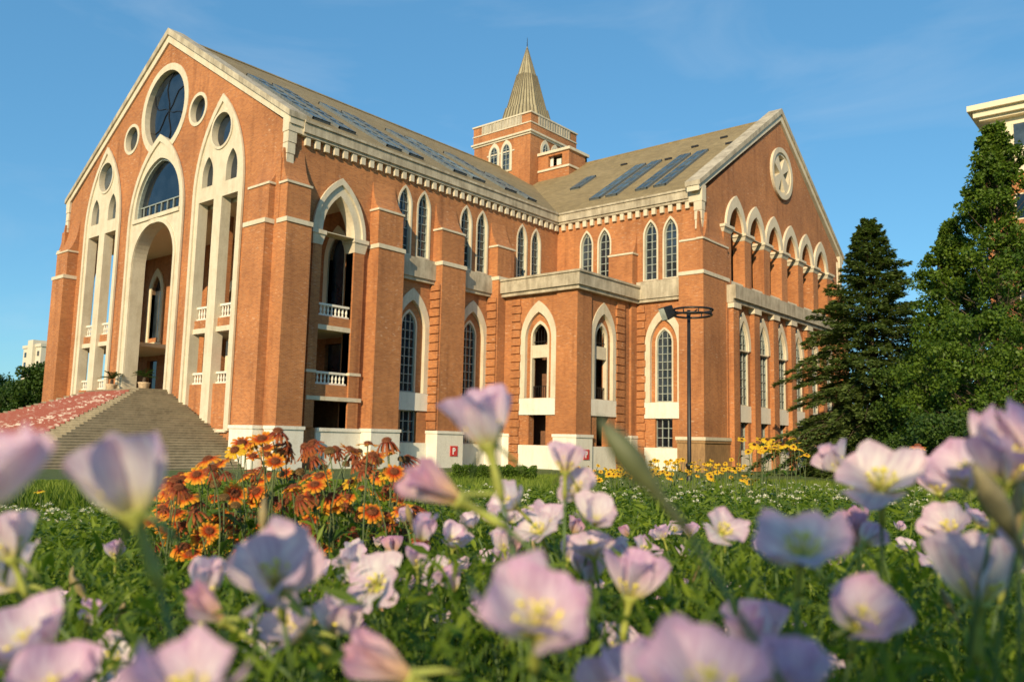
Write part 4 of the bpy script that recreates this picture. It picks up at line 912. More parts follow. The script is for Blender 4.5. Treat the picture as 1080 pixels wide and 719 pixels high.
def clover_like():
    r = np.random.default_rng(41)
    # leafy stems of the flower bed, near
    n = 42000; u, d, xy = field(n, 0.34, 2.4, 1.15, r); zt = np.minimum(ztop(u, d)-r.uniform(0.0, 0.10, n)*d**0.5-0.035-0.05*np.clip(1.1-d, 0, 1), 0.60); zt = np.where(d < 1.75, np.minimum(zt, 0.7-(np.where((u > 150) & (u < 450), 592, 572)-hor(u))/FPX*d-0.01), zt); zb = ground_z(d)
    ok = zt > zb+0.05; u, d, xy, zt, zb = u[ok], d[ok], xy[ok], zt[ok], zb[ok]; n = len(u)
    z = zb+(zt-zb)*r.random(n)**0.55
    Pn = np.column_stack([xy, z]); D = r.normal(0, 1, (n, 3))*np.array([1, 1, 0.5])+np.array([0, 0, 0.75]); N = r.normal(0, 0.5, (n, 3))+np.array([0, 0, 1])
    L = r.uniform(0.02, 0.055, n)*np.clip(0.3+0.65*d, 0.35, 1.0); V, F = leaves(Pn, D, N, L, L*r.uniform(0.10, 0.24, n), 0.08)
    a = soup('leafy_ground_cover', V, F, BED_LEAF, None, np.repeat(np.clip(r.normal(0.45, 0.22, n), 0, 1), 5))
    tag(a, 'dense green leaves filling the flower bed in the foreground', 'ground cover', kind='stuff')
    # clover and low leaves, middle distance
    n = 60000; u, d, xy = field(n, 1.8, 8.5, 1.0, r); zb = ground_z(d); zt = np.minimum(ztop(u, d)-r.uniform(0, 0.05, n)*d**0.5, zb+0.46); zt = np.where((u > 160) & (u < 445) & (d < 2.4), zt-0.10, zt)
    ok = zt > zb+0.03; u, d, xy, zt, zb = u[ok], d[ok], xy[ok], zt[ok], zb[ok]; n = len(u)
    z = zb+(zt-zb)*r.random(n)**0.35; Pn = np.column_stack([xy, z])
    D = r.normal(0, 1, (n, 3))*np.array([1, 1, 0.35])+np.array([0, 0, 0.15]); N = r.normal(0, 0.35, (n, 3))+np.array([0, 0, 1])
    L = r.uniform(0.018, 0.034, n)*(0.75+0.09*d); V, F = leaves(Pn, D, N, L, L*0.8, 0.02)
    a = soup('clover_patch', V, F, BED_LEAF, None, np.repeat(np.clip(r.normal(0.5, 0.22, n)+0.15*np.sin(xy[:, 0]*2)*np.cos(xy[:, 1]*1.7), 0, 1), 5))
    tag(a, 'green clover leaves in the bed between the flowers and the lawn', 'clover', kind='stuff')
    # blades
    n = 120000; u, d, xy = field(n, 2.2, 48, 0.42, r, 140); zb = ground_z(d); zt = np.where(d < 8, np.minimum(ztop(u, d), zb+0.42), np.minimum(0.7-(np.where(u > 430, 496, 504)-hor(u))/FPX*d, zb+0.34))
    left = (u < 190) & (d < 7); keep = ~(left & (r.random(n) < 0.75)) & (zt > zb+0.03); u, d, xy, zt, zb = u[keep], d[keep], xy[keep], zt[keep], zb[keep]; n = len(u)
    L = (zt-zb)*r.uniform(0.55, 1.08, n); D = np.column_stack([r.normal(0, 0.3, n), r.normal(0, 0.3, n), np.ones(n)])
    V, F = leaves(np.column_stack([xy, zb]), D, r.normal(0, 1, (n, 3))*np.array([1, 1, 0.1]), L, np.clip(0.006+0.0016*d, 0.006, 0.035)*r.uniform(0.7, 1.4, n), 0.10)
    a = soup('grass', V, F, GRASS_LEAF, None, np.repeat(np.clip(r.normal(0.5, 0.24, n)+0.2*np.sin(xy[:, 0]*0.9+xy[:, 1]*0.6), 0, 1), 5))
    tag(a, 'long sunlit grass of the meadow running back to the brick hall', 'grass', kind='stuff')
    # white clover heads
    cl = [(4.4, 7.2, 5, 175, 150), (3.2, 4.6, 0, 160, 45), (3.6, 12, 590, 1000, 360), (4, 7, 430, 620, 60)]
    Pn = []; 
    for d0, d1, u0, u1, m in cl:
        d = r.uniform(d0, d1, m); u = r.uniform(u0, u1, m); s = (u-540)/FPX*d; xy = CW[None, :2]+d[:, None]*AX[0][None, :2]+s[:, None]*AX[1][None, :2]
        z = np.minimum(ztop(u, d)+r.uniform(-0.055, 0.004, m)*d, ground_z(d)+0.48); Pn.append(np.column_stack([xy, z, np.clip(0.012+0.0006*d, 0.012, 0.02)]))
    Pn = np.concatenate(Pn); m = len(Pn); k = 16
    v = r.normal(0, 1, (m*k, 3)); v = unit(v); v[:, 2] = np.abs(v[:, 2])*0.9-0.25; b = np.repeat(Pn[:, :3], k, 0)+v*np.repeat(Pn[:, 3:], k, 0)*0.45
    V, F = leaves(b, v+np.array([0, 0, 0.2]), r.normal(0, 1, (m*k, 3)), np.repeat(Pn[:, 3], k)*0.9, np.repeat(Pn[:, 3], k)*0.5)
    a = soup('clover_blossom', V, F, leaf_mat('clover_white', (0.42, 0.40, 0.25), (0.74, 0.72, 0.60), 0.3), None, np.repeat(r.random(m*k), 5))
    tag(a, 'scatter of small white clover heads over the grass', 'clover', kind='stuff')
clover_like()

# ---------------- evening primroses
PINK = petal_mat('petal_pink', [(0.0, (0.62, 0.66, 0.10)), (0.14, (0.80, 0.79, 0.34)), (0.32, (0.86, 0.82, 0.76)), (0.65, (0.86, 0.74, 0.79)), (1.0, (0.81, 0.57, 0.71))])
PALE = petal_mat('petal_pale', [(0.0, (0.66, 0.70, 0.12)), (0.16, (0.82, 0.80, 0.40)), (0.34, (0.88, 0.85, 0.80)), (0.7, (0.88, 0.80, 0.80)), (1.0, (0.84, 0.66, 0.72))])
WILT = petal_mat('petal_wilted', [(0.0, (0.62, 0.46, 0.16)), (0.3, (0.76, 0.58, 0.42)), (0.6, (0.80, 0.60, 0.60)), (1.0, (0.70, 0.42, 0.56))])
STEM = plain('stem_green', (0.075, 0.125, 0.025), 0.55, var=0.3, scale=60); CALYX = plain('calyx_yellow_green', (0.30, 0.32, 0.06), 0.55, var=0.3, scale=60)
BUDC = plain('bud_green_pink', (0.26, 0.20, 0.09), 0.55, var=0.45, scale=70); ANTHER = plain('anther_yellow', (0.72, 0.62, 0.08), 0.7, var=0.2, scale=80)
STEMLEAF = leaf_mat('stem_leaf', (0.03, 0.075, 0.010), (0.11, 0.19, 0.025), 0.35)
def petal_mesh(name, th0, th1, seed, mat, width=0.66, curl=0.0):
    r = random.Random(seed); nu, nv = 10, 9; V = []; T = []; A = []; ph = r.random()*6; amp = 0.055+0.06*r.random(); sk = r.uniform(-0.18, 0.18); fold = r.uniform(0.02, 0.07); fp = r.uniform(-0.5, 0.5)
    for i in range(nu+1):
        u = i/nu
        for j in range(nv):
            v = -1+2*j/(nv-1); tip = 1-0.17*v*v-0.06*math.exp(-(v/0.22)**2)+0.02*math.sin(7*v+ph)
            ue = u*(1-(1-tip)*u**1.5); rho = hgt = 0; n = 8
            for k in range(n):
                q = ue*(k+0.5)/n; th = th0+(th1-th0)*q**0.8; rho += math.cos(th)*ue/n; hgt += math.sin(th)*ue/n
            w = width*(0.13+0.87*math.sin(min(1, u**0.8*0.98)*math.pi*0.60))/0.95
            th = th0+(th1-th0)*ue**0.8; nx, nz = -math.sin(th), math.cos(th)
            off = 0.20*w*v*v*(0.4+0.6*u) + amp*u*u*math.sin(4.2*v+ph+2.5*u) + 0.03*math.sin(11*v+ph*2)*u**3 - fold*u*math.exp(-((v-fp)/0.16)**2)
            x = rho+nx*off+0.03; z = hgt+nz*off; y = v*w*(1-0.13*v*v)+sk*u*u
            V.append((x, y, z)); T.append(u); A.append(v+ph)
    F = [(i*nv+j, i*nv+j+1, (i+1)*nv+j+1, (i+1)*nv+j) for i in range(nu) for j in range(nv-1)]
    me = bpy.data.meshes.new(name); me.from_pydata(V, [], F)
    for nm, dat in (('tint', T), ('across', A)):
        a = me.attributes.new(nm, 'FLOAT', 'POINT'); a.data.foreach_set('value', dat)
    me.materials.append(mat); me.polygons.foreach_set('use_smooth', [True]*len(F)); me.update(); return me
rad = math.radians
STATES = {'open': (rad(52), rad(4)), 'bowl': (rad(66), rad(34)), 'cup': (rad(80), rad(66)), 'closed': (rad(86), rad(90)), 'trumpet': (rad(70), rad(60)), 'wilt': (rad(84), rad(100))}
PET = {}
for st_, (a_, b_) in STATES.items():
    for mn, mm in (('pink', PINK), ('pale', PALE), ('wilt', WILT)):
        PET[st_, mn] = [petal_mesh('petal', a_+random.uniform(-0.08, 0.08), b_+random.uniform(-0.14, 0.14), 100+i*7+len(PET)*31, mm, 0.66 if st_ in ('open', 'bowl', 'trumpet') else 0.58 if st_ != 'wilt' else 0.30) for i in range(5)]
def unit_mesh():
    st = MB()
    for k in range(8):
        a = k*math.pi/4; p = Vector((0.10*math.cos(a), 0.10*math.sin(a), 0.10)); q = Vector((0.26*math.cos(a), 0.26*math.sin(a), 0.36)); st.tube([p, q], 0.014, 4); st.lathe(q, [(0.01, -0.05), (0.032, -0.03), (0.032, 0.04), (0.01, 0.06)], 6, (math.cos(a+1), math.sin(a+1), 0.3))
    st.tube([(0, 0, 0), (0, 0, 0.5)], 0.018, 5)
    for k in range(4): a = k*math.pi/2; st.tube([(0, 0, 0.48), (0.12*math.cos(a), 0.12*math.sin(a), 0.55)], 0.02, 4)
    cal = MB().lathe((0, 0, 0), [(0.05, -0.85), (0.085, -0.6), (0.06, -0.3), (0.08, -0.1), (0.16, 0.03), (0.17, 0.07)], 10)
    for k in range(2):
        a = k*math.pi+0.4; c, s = math.cos(a), math.sin(a); cal.face([(0.13*c-0.07*s, 0.13*s+0.07*c, 0.02), (0.13*c+0.07*s, 0.13*s-0.07*c, 0.02), (0.36*c+0.05*s, 0.36*s-0.05*c, -0.28), (0.46*c, 0.46*s, -0.52), (0.36*c-0.05*s, 0.36*s+0.05*c, -0.28)])
    bud = MB().lathe((0, 0, 0), [(0.05, -0.9), (0.08, -0.6), (0.06, -0.3), (0.12, -0.05), (0.20, 0.25), (0.19, 0.55), (0.10, 0.9), (0.02, 1.1)], 10)
    return st.mesh('stamen', ANTHER, True), cal.mesh('calyx', CALYX, True), bud.mesh('bud', BUDC, True)
ME_ST, ME_CAL, ME_BUD = unit_mesh()
ME_BUDD = ME_BUD.copy(); ME_BUDD.materials.clear(); ME_BUDD.materials.append(plain('bud_dark_green', (0.075, 0.085, 0.03), 0.55, var=0.4, scale=70)); FR = random.Random(77)
def stem_to(root, tip, axis, r0, name, t, mat=STEM, leaves_n=5, leaf_l=0.05, sway=0.25, each_leaf=False):
    back = tip - axis*min(0.16, (tip-root).length*0.4); k = (tip-root).length
    mid = root*0.45+back*0.55+Vector((FR.uniform(-1, 1), FR.uniform(-1, 1), 0))*k*0.05*sway*2
    pts = []
    for i in range(9):
        q = i/8; pts.append(root*(1-q)**3+mid*3*q*(1-q)**2+back*3*q*q*(1-q)+tip*q**3)
    P(name, MB().tube(pts, [r0*(1.25-0.45*i/8) for i in range(9)], 6), mat, t, True)
    if leaves_n:
        Ps = []; Ds = []
        for i in range(leaves_n):
            q = FR.uniform(0.15, 0.78); p = pts[int(q*8)]; a = FR.random()*6.28; Ps.append(p); Ds.append((math.cos(a), math.sin(a), FR.uniform(0.2, 1.1)))
        n = len(Ps); V, F = leaves(np.array(Ps), np.array(Ds), np.array([[0, 0, 1.0]]*n)+RNG.normal(0, 0.3, (n, 3)), RNG.uniform(0.6, 1.3, n)*leaf_l, leaf_l*0.24, 0.10)
        if each_leaf:
            for i in range(n): soup('leaf', V[i*5:i*5+5], np.array([[0, 3, 2, 1], [0, 4, 2, 3]]), STEMLEAF, t, np.full(5, RNG.uniform(0.2, 1)))
        else: soup('foliage', V, F, STEMLEAF, t, np.repeat(RNG.uniform(0.2, 1, n), 5))
def primrose(u, v, d, state, axis, mat, label, L=0.031, group=None, detail=True, cat='flower'):
    """flower base seen at photo column u, row v, standing d metres away; axis = (right, up, towards viewer)"""
    tip = at(u, v, d); ax = (RT*axis[0]+Vector((0, 0, 1))*axis[1]-FH*axis[2]).normalized()
    rx, ry = tip.x+FR.uniform(-0.05, 0.05)-ax.x*0.05, tip.y+FR.uniform(-0.03, 0.06)-ax.y*0.05; root = Vector((rx, ry, gz(rx, ry)))
    t = thing('evening_primrose', root, label, cat, group or 'pink evening primroses')
    q = Vector((0, 0, 1)).rotation_difference(ax); base = Matrix.Translation(tip-root) @ q.to_matrix().to_4x4() @ Matrix.Scale(L, 4)
    if state == 'bud':
        put(link('bud', ME_BUDD if 'dark green' in label else ME_BUD, t), base @ Matrix.Scale(0.9, 4))
    else:
        spin = FR.random()*6.28
        for k in range(4):
            m = base @ Matrix.Rotation(spin+k*math.pi/2+FR.uniform(-0.1, 0.1), 4, 'Z') @ Matrix.Rotation(FR.uniform(-0.24, 0.12), 4, 'Y') @ Matrix.Rotation(FR.uniform(-0.15, 0.15), 4, 'X') @ Matrix.Scale(FR.uniform(0.86, 1.08), 4)
            if k % 2: m = m @ Matrix.Translation((0, 0, -0.02))
            put(link('petal', FR.choice(PET[state, mat]), t), m)
        if detail:
            if state in ('open', 'bowl', 'cup', 'trumpet'): put(link('stamen', ME_ST, t), base)
            put(link('calyx', ME_CAL, t), base)
    stem_to(root, tip-ax*L*0.8, ax, 0.0016 if L > 0.02 else 0.0012, 'stem', t, leaves_n=5 if detail else 3, leaf_l=min(0.045, 0.012+0.045*d), each_leaf=detail)
    return t
PR = [
 (516,472,.50,'trumpet',(-.26,.95,.05),'pink','pale lilac cup blossom standing tallest, against the brick buttress',.039),
 (566,668,.36,'bowl',(.0,.72,.68),'pink','largest lilac bowl blossom in shade near the bottom centre, opening upward',.036),
 (292,622,.45,'bowl',(.03,.70,.72),'pale','big white-pink bowl blossom in sun below the orange flowers',.036),
 (400,620,.80,'open',(-.15,.55,.8),'pale','flat open white blossom facing the viewer, bright yellow centre',.034),
 (143,545,.34,'trumpet',(-.36,.9,.05),'pale','wide open blurred white blossom seen from the side before the stairs',.036),
 (-46,552,.25,'bowl',(.0,.9,.3),'pink','very blurred lilac blossom cut by the left edge beside the stairs',.034),
 (38,700,.42,'bowl',(-.2,.85,.4),'pink','ruffled pink blossom low at the left edge of the bed',.035),
 (200,752,.29,'bowl',(.0,.8,.5),'pink','large blurred lilac blossom cut by the bottom edge, left of centre',.029),
 (55,748,.38,'bowl',(.1,.9,.3),'pink','pink blossom below the ruffled one, cut by the bottom edge',.030),
 (118,700,.80,'open',(.1,.7,.6),'pale','small pale blossom with a yellow heart in the lower left leaves',.030),
 (322,668,.58,'bowl',(-.65,.6,.4),'pale','white blossom tipped left just under the big sunlit bowl',.033),
 (350,668,.62,'cup',(.30,.9,.2),'pale','creamy half open blossom just right of the tipped white one',.034),
 (216,632,.66,'cup',(.1,.95,.1),'pale','pale half open blossom left of the big sunlit bowl',.032),
 (236,655,.52,'wilt',(-.75,.6,.3),'wilt','withered pink blossom drooping left of the big sunlit bowl',.030),
 (486,528,.46,'wilt',(-.85,.5,.2),'wilt','withered peach and pink blossom leaning left under the tallest cup',.036),
 (545,535,.90,'bowl',(-.65,.65,.4),'pale','small white blossom tipped left under the corner block',.030),
 (596,499,.78,'cup',(.0,.98,.1),'pale','round white blossom in front of the corner block plinth',.029),
 (610,520,.80,'bowl',(-.2,.5,.8),'pale','white blossom facing the viewer just below the round one',.028),
 (440,598,.95,'cup',(-.1,.95,.2),'pink','pink half open blossom right of the flat open white one',.030),
 (478,578,1.10,'bowl',(.2,.9,.3),'pale','small pale blossom below the withered peach one',.030),
 (532,580,1.10,'cup',(-.2,.95,.2),'pale','small pale cup above the largest lilac bowl',.030),
 (626,588,.78,'bowl',(-.2,.9,.3),'pale','white-pink blossom up and right of the largest lilac bowl',.031),
 (600,590,.95,'cup',(.3,.9,.2),'pink','small pink cup peeping over the right rim of the largest lilac bowl',.028),
 (664,632,.58,'cup',(.15,.95,.1),'pink','dusky lilac cup right of the largest bowl, in shade',.035),
 (650,688,.85,'open',(.1,.7,.7),'pale','small white blossom low between the largest bowl and the bottom lilac clump',.029),
 (727,566,1.60,'cup',(.1,.95,.2),'pink','small pink cup in the grass left of the dark stem tip',.030),
 (765,568,1.50,'closed',(.0,.98,.1),'pink','tightly furled rose pink blossom alone in the middle of the grass',.030),
 (700,568,1.55,'cup',(-.3,.9,.1),'pink','faint lilac cup in the grass beside the two pink ones',.028),
 (845,590,.40,'open',(-.1,.85,.55),'pink','wide lilac saucer blossom with a glowing yellow heart, right of centre',.028),
 (904,578,.72,'wilt',(-.2,.95,.2),'wilt','crumpled pink and yellow blossom above the lilac saucer',.034),
 (912,574,.70,'closed',(.5,.8,.2),'pink','furled white petal with crimson edge beside the crumpled blossom',.022),
 (886,496,.85,'cup',(-.55,.8,.1),'pale','pale pink cup at the cedar foot, leftmost of the upper right row',.033),
 (930,518,.58,'open',(-.2,.8,.5),'pale','creamy white open blossom in sun before the dark trees',.035),
 (992,520,.78,'bowl',(-.3,.85,.3),'pink','pink blossom right of the creamy white open one',.032),
 (1004,564,.76,'bowl',(-.6,.7,.4),'pale','white blossom tipped left under the upper right row',.031),
 (1028,512,.54,'bowl',(-.5,.8,.3),'pink','lilac blossom tipped left beside the yellow green bud',.033),
 (1060,508,.46,'bowl',(.05,.9,.4),'pink','big pink blossom at the right edge before the dark trees',.038),
 (1098,492,.46,'bowl',(.2,.9,.2),'pink','pink blossom cut by the right edge, behind the big pink one',.036),
 (905,662,.45,'bowl',(-.05,.78,.6),'pink','lilac bowl in shade below the wide saucer, facing the viewer',.029),
 (1032,638,.49,'cup',(-.05,.95,.2),'pale','grey-white cup with a yellow base low at the right',.042),
 (1062,604,.64,'bowl',(.1,.9,.3),'pink','pink blossom behind the grey-white cup',.031),
 (1003,640,.70,'bud',(-.5,.8,.2),'pink','closed rose bud left of the grey-white cup',.020),
 (1085,582,.60,'cup',(-.2,.9,.2),'pink','pink cup cut by the right edge, above the grey-white cup',.032),
 (748,748,.29,'bowl',(-.1,.85,.45),'pink','large blurred lilac blossom at the bottom edge, right of centre',.032),
 (822,748,.31,'cup',(.2,.9,.3),'pink','blurred lilac blossom touching the large one at the bottom edge',.028),
 (672,752,.40,'bowl',(-.1,.9,.3),'pink','lilac blossom cut by the bottom edge, left of the large one',.034),
 (797,692,.50,'cup',(-.1,.95,.2),'pink','lilac blossom standing just behind the bottom right clump',.033),
 (434,716,.40,'wilt',(-.85,.45,.2),'wilt','withered purple and brown blossom drooping at the bottom, left of centre',.036),
 (22,618,.60,'bowl',(-.6,.7,.3),'pale','white blossom tipped to the left edge under the blurred lilac one',.032),
 (14,590,.52,'cup',(-.3,.9,.2),'pale','white cup at the left edge above the tipped white blossom',.032),
 (122,588,1.15,'cup',(.1,.9,.3),'pink','small lilac cup with a yellow tip under the side-on white blossom',.028),
 (75,612,1.00,'bud',(.1,.95,.1),'pink','small rosy bud alone in the clover on the left',.018),
 (92,658,.85,'cup',(.3,.9,.1),'pink','small mauve cup between the ruffled blossom and the lower left leaves',.026),
 (684,508,.30,'bud',(-.62,.78,.0),'pink','long dark green bud with a purple tip on a thick slanting stem',.030),
 (1062,552,.42,'bud',(-.5,.85,.1),'pink','plump yellow green bud under the big pink blossom at the right edge',.036),
 (1076,548,.52,'bud',(.0,.98,.1),'pink','orange pink bud hanging under the blossom at the right edge',.028),
 (277,552,.60,'bud',(.05,.98,.1),'pink','pointed rosy bud rising behind the big sunlit bowl',.020),
 (543,600,.55,'bud',(-.1,.98,.1),'pink','small green bud left above the largest lilac bowl',.020),
]
for (u, v, d, st_, ax_, mt_, lb, L_) in PR: primrose(u, v, d, st_, ax_, mt_, lb, L_)
# the smaller ones half lost among the leaves
zone_labels = {0: 'small pale evening primrose half hidden in the leaves of the left third', 1: 'small pale evening primrose half hidden in the leaves of the middle third', 2: 'small pale evening primrose half hidden in the leaves of the right third'}
fz = random.Random(5)
for i in range(175):
    u = fz.uniform(-10, 1090) if i % 3 else fz.gauss(430, 130); d = fz.uniform(0.75, 2.0); v = fz.uniform(max(546, 620-60*d), 712-70*max(0, d-1.0)) if i % 2 else fz.uniform(548, 625)
    if (u < 200 and v < 622) or (u < 365 and v < 604): continue
    z = min(2, int(max(0, u)/360)); st_ = fz.choice(['cup', 'bowl', 'open', 'bowl', 'cup', 'closed', 'bud'])
    primrose(u, v, d, st_, (fz.uniform(-.45, .45), .85, fz.uniform(0, .8)), fz.choice(['pale', 'pink', 'pale', 'pale', 'wilt'] if st_ in ('closed', 'cup') else ['pale', 'pink', 'pale']), zone_labels[z], fz.uniform(.023, .031), 'small primroses among the leaves', st_ == 'open')

# ---------------- blanket flowers (orange) with spent heads
RAY = petal_mat('ray_orange', [(0.0, (0.36, 0.035, 0.010)), (0.35, (0.58, 0.085, 0.012)), (0.60, (0.78, 0.24, 0.016)), (1.0, (0.88, 0.48, 0.035))], 0.35, 0.10)
RAYR = petal_mat('ray_rust', [(0.0, (0.16, 0.025, 0.012)), (0.5, (0.30, 0.065, 0.022)), (1.0, (0.46, 0.15, 0.035))], 0.3, 0.10)
RAYY = petal_mat('ray_yellow', [(0.0, (0.45, 0.12, 0.01)), (0.22, (0.72, 0.42, 0.02)), (1.0, (0.86, 0.58, 0.03))], 0.35, 0.06)
DISC = plain('disc_maroon', (0.19, 0.055, 0.018), 0.85, var=0.6, scale=300); SPENT = plain('seed_head_brown', (0.13, 0.075, 0.022), 0.9, var=0.5, scale=250)
def ray_mesh(name, n, inner, droop, seed, mat, wd=0.33):
    r = random.Random(seed); V = []; F = []; T = []; A = []
    for k in range(n):
        a = 2*math.pi*k/n+r.uniform(-0.08, 0.08); dr = droop+r.uniform(-0.18, 0.18); ln = r.uniform(0.88, 1.08); b = len(V)
        for i in range(5):
            q = i/4; rr = inner+(ln-inner)*q; z = -dr*q*q*0.8+0.12*q
            w = wd*(0.55+0.75*q-0.36*q**4)*0.5
            for j in (-1, 0, 1):
                x = rr*(1-0.05*abs(j)*(q > 0.9)+0.03*(j == 0)*(q > 0.9)); y = j*w; zz = z+0.05*(j == 0)
                V.append((x*math.cos(a)-y*math.sin(a), x*math.sin(a)+y*math.cos(a), zz)); T.append(q); A.append(j+k*1.7)
        F += [(b+i*3+j, b+i*3+j+1, b+(i+1)*3+j+1, b+(i+1)*3+j) for i in range(4) for j in range(2)]
    me = bpy.data.meshes.new(name); me.from_pydata(V, [], F)
    for nm, dat in (('tint', T), ('across', A)):
        at__ = me.attributes.new(nm, 'FLOAT', 'POINT'); at__.data.foreach_set('value', dat)
    me.materials.append(mat); me.update(); return me
def dome_mesh(name, mat, h, rr, seed):
    r = random.Random(seed); mb = MB()
    for i in range(90):
        q = math.sqrt((i+0.5)/90); a = i*2.39996; z = h*math.sqrt(max(0, 1-q*q)); p = Vector((rr*q*math.cos(a), rr*q*math.sin(a), z)); n = Vector((q*math.cos(a), q*math.sin(a), 0.5+z)).normalized()
        mb.lathe(p-n*0.04, [(0.032, 0), (0.026, 0.06), (0.006, 0.11)], 5, n)
    mb.lathe((0, 0, -0.08), [(0.1, -0.02), (rr*0.95, 0.04), (rr*0.9, 0.08+h*0.4), (rr*0.5, 0.08+h*0.85)], 10)
    return mb.mesh(name, mat)
GR = [ray_mesh('ray_petals', 13, 0.25, d_, 200+i, RAY) for i, d_ in enumerate((0.05, 0.22, 0.42, 0.7))] + [ray_mesh('ray_petals', 13, 0.25, 0.3, 215, RAYY)]; GRR = [ray_mesh('ray_petals', 12, 0.25, d_, 220+i, RAYR, 0.24) for i, d_ in enumerate((0.9, 1.3))]
GD = [dome_mesh('disc', DISC, 0.22, 0.36, 1), dome_mesh('disc', DISC, 0.30, 0.40, 2)]; GS = [dome_mesh('seed_head', SPENT, 0.42, 0.40, 3), dome_mesh('seed_head', SPENT, 0.36, 0.44, 4)]
HAIRY = plain('stem_dusty_green', (0.10, 0.13, 0.045), 0.8, var=0.3, scale=60)
def blanket(u, v, d, kind, tilt, label, R=0.030, group='orange blanket flowers'):
    tip = at(u, v, d); ax = (RT*tilt[0]+Vector((0, 0, 1))*tilt[1]-FH*tilt[2]).normalized()
    rx, ry = tip.x+FR.uniform(-.08, .08), tip.y+FR.uniform(-.05, .10); root = Vector((rx, ry, gz(rx, ry)))
    t = thing('blanket_flower', root, label, 'flower', group)
    m = Matrix.Translation(tip-root) @ Vector((0, 0, 1)).rotation_difference(ax).to_matrix().to_4x4() @ Matrix.Scale(R, 4) @ Matrix.Rotation(FR.random()*6.28, 4, 'Z')
    if kind == 'spent':
        put(link('seed_head', FR.choice(GS), t), m)
    else:
        put(link('ray_petals', FR.choice(GRR) if kind == 'rust' else GR[kind], t), m); put(link('disc', FR.choice(GD), t), m @ Matrix.Translation((0, 0, 0.06)))
    stem_to(root, tip-ax*R*0.12, ax, 0.0017, 'stem', t, HAIRY, 7, 0.075, 0.5)
GA = [(215,565,1.85,0,(.1,.45,.9),'orange blanket flower facing the viewer squarely, red ring round its disc'),
 (293,456,1.9,'rust',(.1,.95,.2),'rusty blanket flower rising highest of the cluster over the plinth'),
 (287,462,2.0,2,(-.3,.9,.2),'orange and yellow blanket flower hugging the highest rusty one'),
 (303,476,1.95,'rust',(.3,.6,-.4),'drooping rusty blanket flower under the highest one'),
 (408,466,2.0,'rust',(-.1,.95,.1),'rusty drooping blanket flower alone before the porch buttress'),
 (395,481,2.1,1,(.1,.8,.5),'golden blanket flower near the right end of the cluster'),
 (349,533,1.8,2,(-.05,.9,.4),'orange blanket flower seen side-on above the big sunlit bowl'),
 (392,540,1.8,1,(.3,.7,.6),'orange and red blanket flower right of the side-on one'),
 (247,521,1.95,0,(.5,.5,.7),'blanket flower turned to the right in the middle of the cluster'),
 (271,528,2.0,2,(.1,.95,.3),'flat orange blanket flower beside the one turned right'),
 (196,525,1.9,2,(-.1,.9,.4),'orange blanket flower at the left end of the cluster'),
 (185,541,1.8,2,(-.1,.9,.3),'orange blanket flower lowest at the left end of the cluster')]
for u, v, d, k, tl, lb in GA: blanket(u, v, d, k, tl, lb)
gf = random.Random(9)
spots = [(262,473),(250,478),(240,482),(278,494),(212,492),(222,486),(228,500),(233,489),(322,469),(333,468),(343,472),(352,474),(326,478),(345,501),(342,508),(336,505),(384,487),(376,476),(420,512),(422,520),(206,498),(190,512),(172,540),(165,548),(300,497),(312,501),(283,500),(258,500),(437,500),(428,540),(372,560),(360,563),(392,566),(405,562),(412,552),(318,522),(306,515),(362,516),(455,505),(270,470),(255,470),(290,486),(400,500),(180,528),(188,552),(225,560),(240,555),(338,550)]
def gtop(u): return np.interp(u, [160, 190, 215, 255, 290, 350, 400, 445], [512, 500, 478, 468, 458, 466, 470, 486])
spots += [(u_, gf.uniform(gtop(u_), 584)) for u_ in [gf.uniform(162, 446) for _ in range(120)]]
for i, (u, v) in enumerate(spots):
    k = gf.choice([0, 0, 1, 1, 4, 2, 2, 3, 'rust', 'rust', 'rust', 'rust'])
    v = max(v, gtop(u))
    blanket(u+gf.uniform(-3, 3), v+gf.uniform(-3, 3), gf.uniform(1.7, 2.6), k, (gf.uniform(-.6, .6), .9, gf.uniform(-.1, .9)), 'rust red blanket flower with drooping petals crowded in the orange cluster' if k == 'rust' else 'orange and yellow blanket flower crowded among others in the orange cluster', gf.uniform(.023, .029))
for i in range(46):
    u = gf.uniform(168, 445); v = gf.uniform(474, 575) if u > 230 else gf.uniform(505, 585)
    blanket(u, v, gf.uniform(1.8, 2.6), 'spent', (gf.uniform(-.3, .3), .95, gf.uniform(-.1, .3)), 'round brown spent head without petals in the orange cluster', gf.uniform(.026, .033))
blanket(968, 471, 3.6, 2, (.0, .95, .1), 'single orange blanket flower standing alone before the dark trees', .036); blanket(1022, 470, 3.8, 1, (.1, .9, .2), 'orange blanket flower behind the pink blossoms at the right edge', .034)

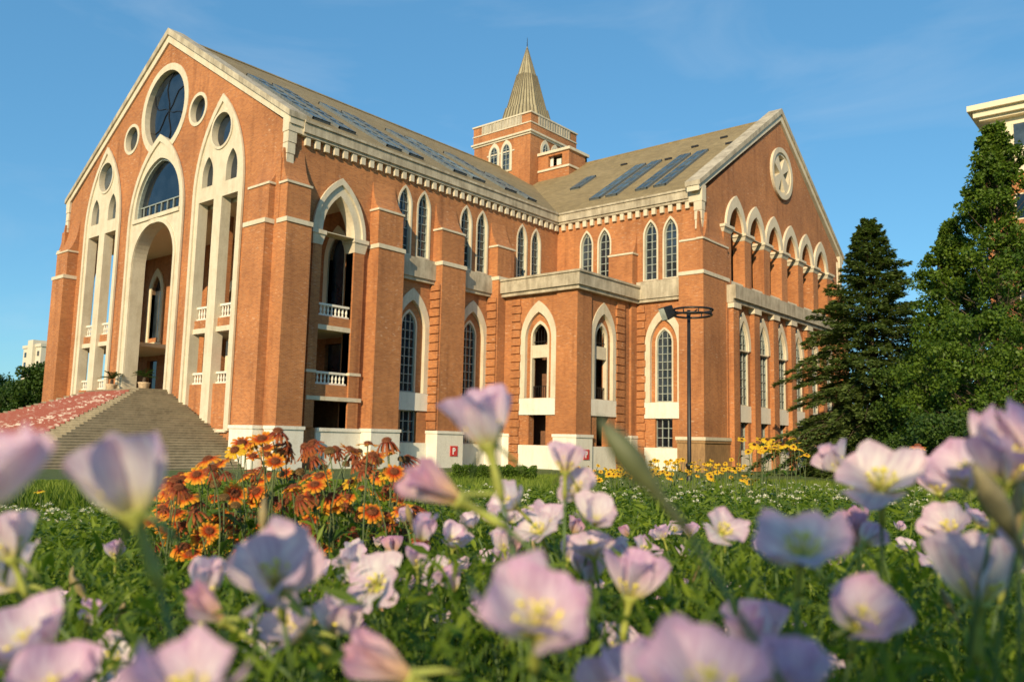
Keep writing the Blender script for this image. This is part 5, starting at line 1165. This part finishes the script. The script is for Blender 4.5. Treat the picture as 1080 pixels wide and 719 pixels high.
# ---------------- yellow daisies
YDISC = plain('disc_brown', (0.10, 0.035, 0.012), 0.85, var=0.5, scale=200)
YR = [ray_mesh('ray_petals', 9, 0.2, d_, 240+i, RAYY, 0.5) for i, d_ in enumerate((0.05, 0.3, 0.7))]; YD = dome_mesh('disc', YDISC, 0.2, 0.26, 7)
def daisy(u, v, d, label, group, R=0.034, parts=True):
    tip = at(u, v, d); ax = Vector((FR.uniform(-.5, .5), FR.uniform(-.5, .3), 1)).normalized()
    if FR.random() < 0.5: ax = (ax-FH*0.8).normalized()
    rx, ry = tip.x+FR.uniform(-.06, .06), tip.y+FR.uniform(-.06, .06); root = Vector((rx, ry, gz(rx, ry)))
    if tip.z < root.z+0.1: root.z = tip.z-0.15
    t = thing('yellow_daisy', root, label, 'flower', group)
    m = Matrix.Translation(tip-root) @ Vector((0, 0, 1)).rotation_difference(ax).to_matrix().to_4x4() @ Matrix.Scale(R, 4)
    put(link('ray_petals', FR.choice(YR), t), m); put(link('disc', YD, t), m @ Matrix.Translation((0, 0, 0.05)))
    stem_to(root, tip-ax*R*0.1, ax, 0.0024 if d < 8 else 0.004, 'stem', t, HAIRY, 4, 0.09, 0.5)
yf = random.Random(15)
for i in range(34): daisy(yf.uniform(592, 668), yf.gauss(496, 4), yf.uniform(10, 13), 'yellow daisy with brown heart in the loose row left of the lamp post', 'yellow daisies before the hall', yf.uniform(.024, .034))
for i in range(120): daisy(yf.gauss(722, 32), yf.uniform(484, 502), yf.uniform(9, 13), 'bright yellow daisy in the thick drift round the lamp post', 'yellow daisies before the hall', yf.uniform(.025, .037))
for i in range(40): daisy(yf.uniform(600, 800), yf.uniform(494, 508), yf.uniform(7, 10), 'yellow daisy scattered in the grass in front of the thick drift', 'yellow daisies in the grass', yf.uniform(.03, .04))
for i in range(24): daisy(yf.uniform(782, 852), yf.gauss(468, 5), yf.uniform(5.5, 7.5), 'tall yellow daisy in the clump before the pilasters of the far gable', 'tall yellow daisies', yf.uniform(.032, .044))
for (u, v, d, lb) in ((115-92, 480, 6, 'yellow daisy at the left edge, higher of two'), (18, 488, 6, 'yellow daisy at the left edge, lower of two'), (42, 518, 5.5, 'small yellow daisy beside the white stalks on the left'), (114, 481, 6.5, 'round yellow daisy alone before the stairs, left of two small ones'), (160, 493, 7, 'small yellow daisy before the stairs, middle one'), (174, 503, 7, 'small yellow daisy before the stairs, rightmost one'), (909, 548-60, 4, 'yellow daisy half hidden at the cedar foot')):
    daisy(u, v, d, lb, 'stray yellow daisies', .036)

# added shade caster: a loose bush, unseen behind the viewpoint, shading the nearest flowers
b = CAM - FH*1.9 - RH*0.43; b.z = 0.0
broadleaf('unseen_shade_shrub', b, 1.66, ball_env(0.36, 0.15, 0.3), 'loose green shrub added unseen behind the viewpoint to shade the nearest flowers', GINKGO_LEAF, 51, 42, 90, (0.04, 0.08), 0.20, 'shrub', low=0.03, trunk_r=0.03)
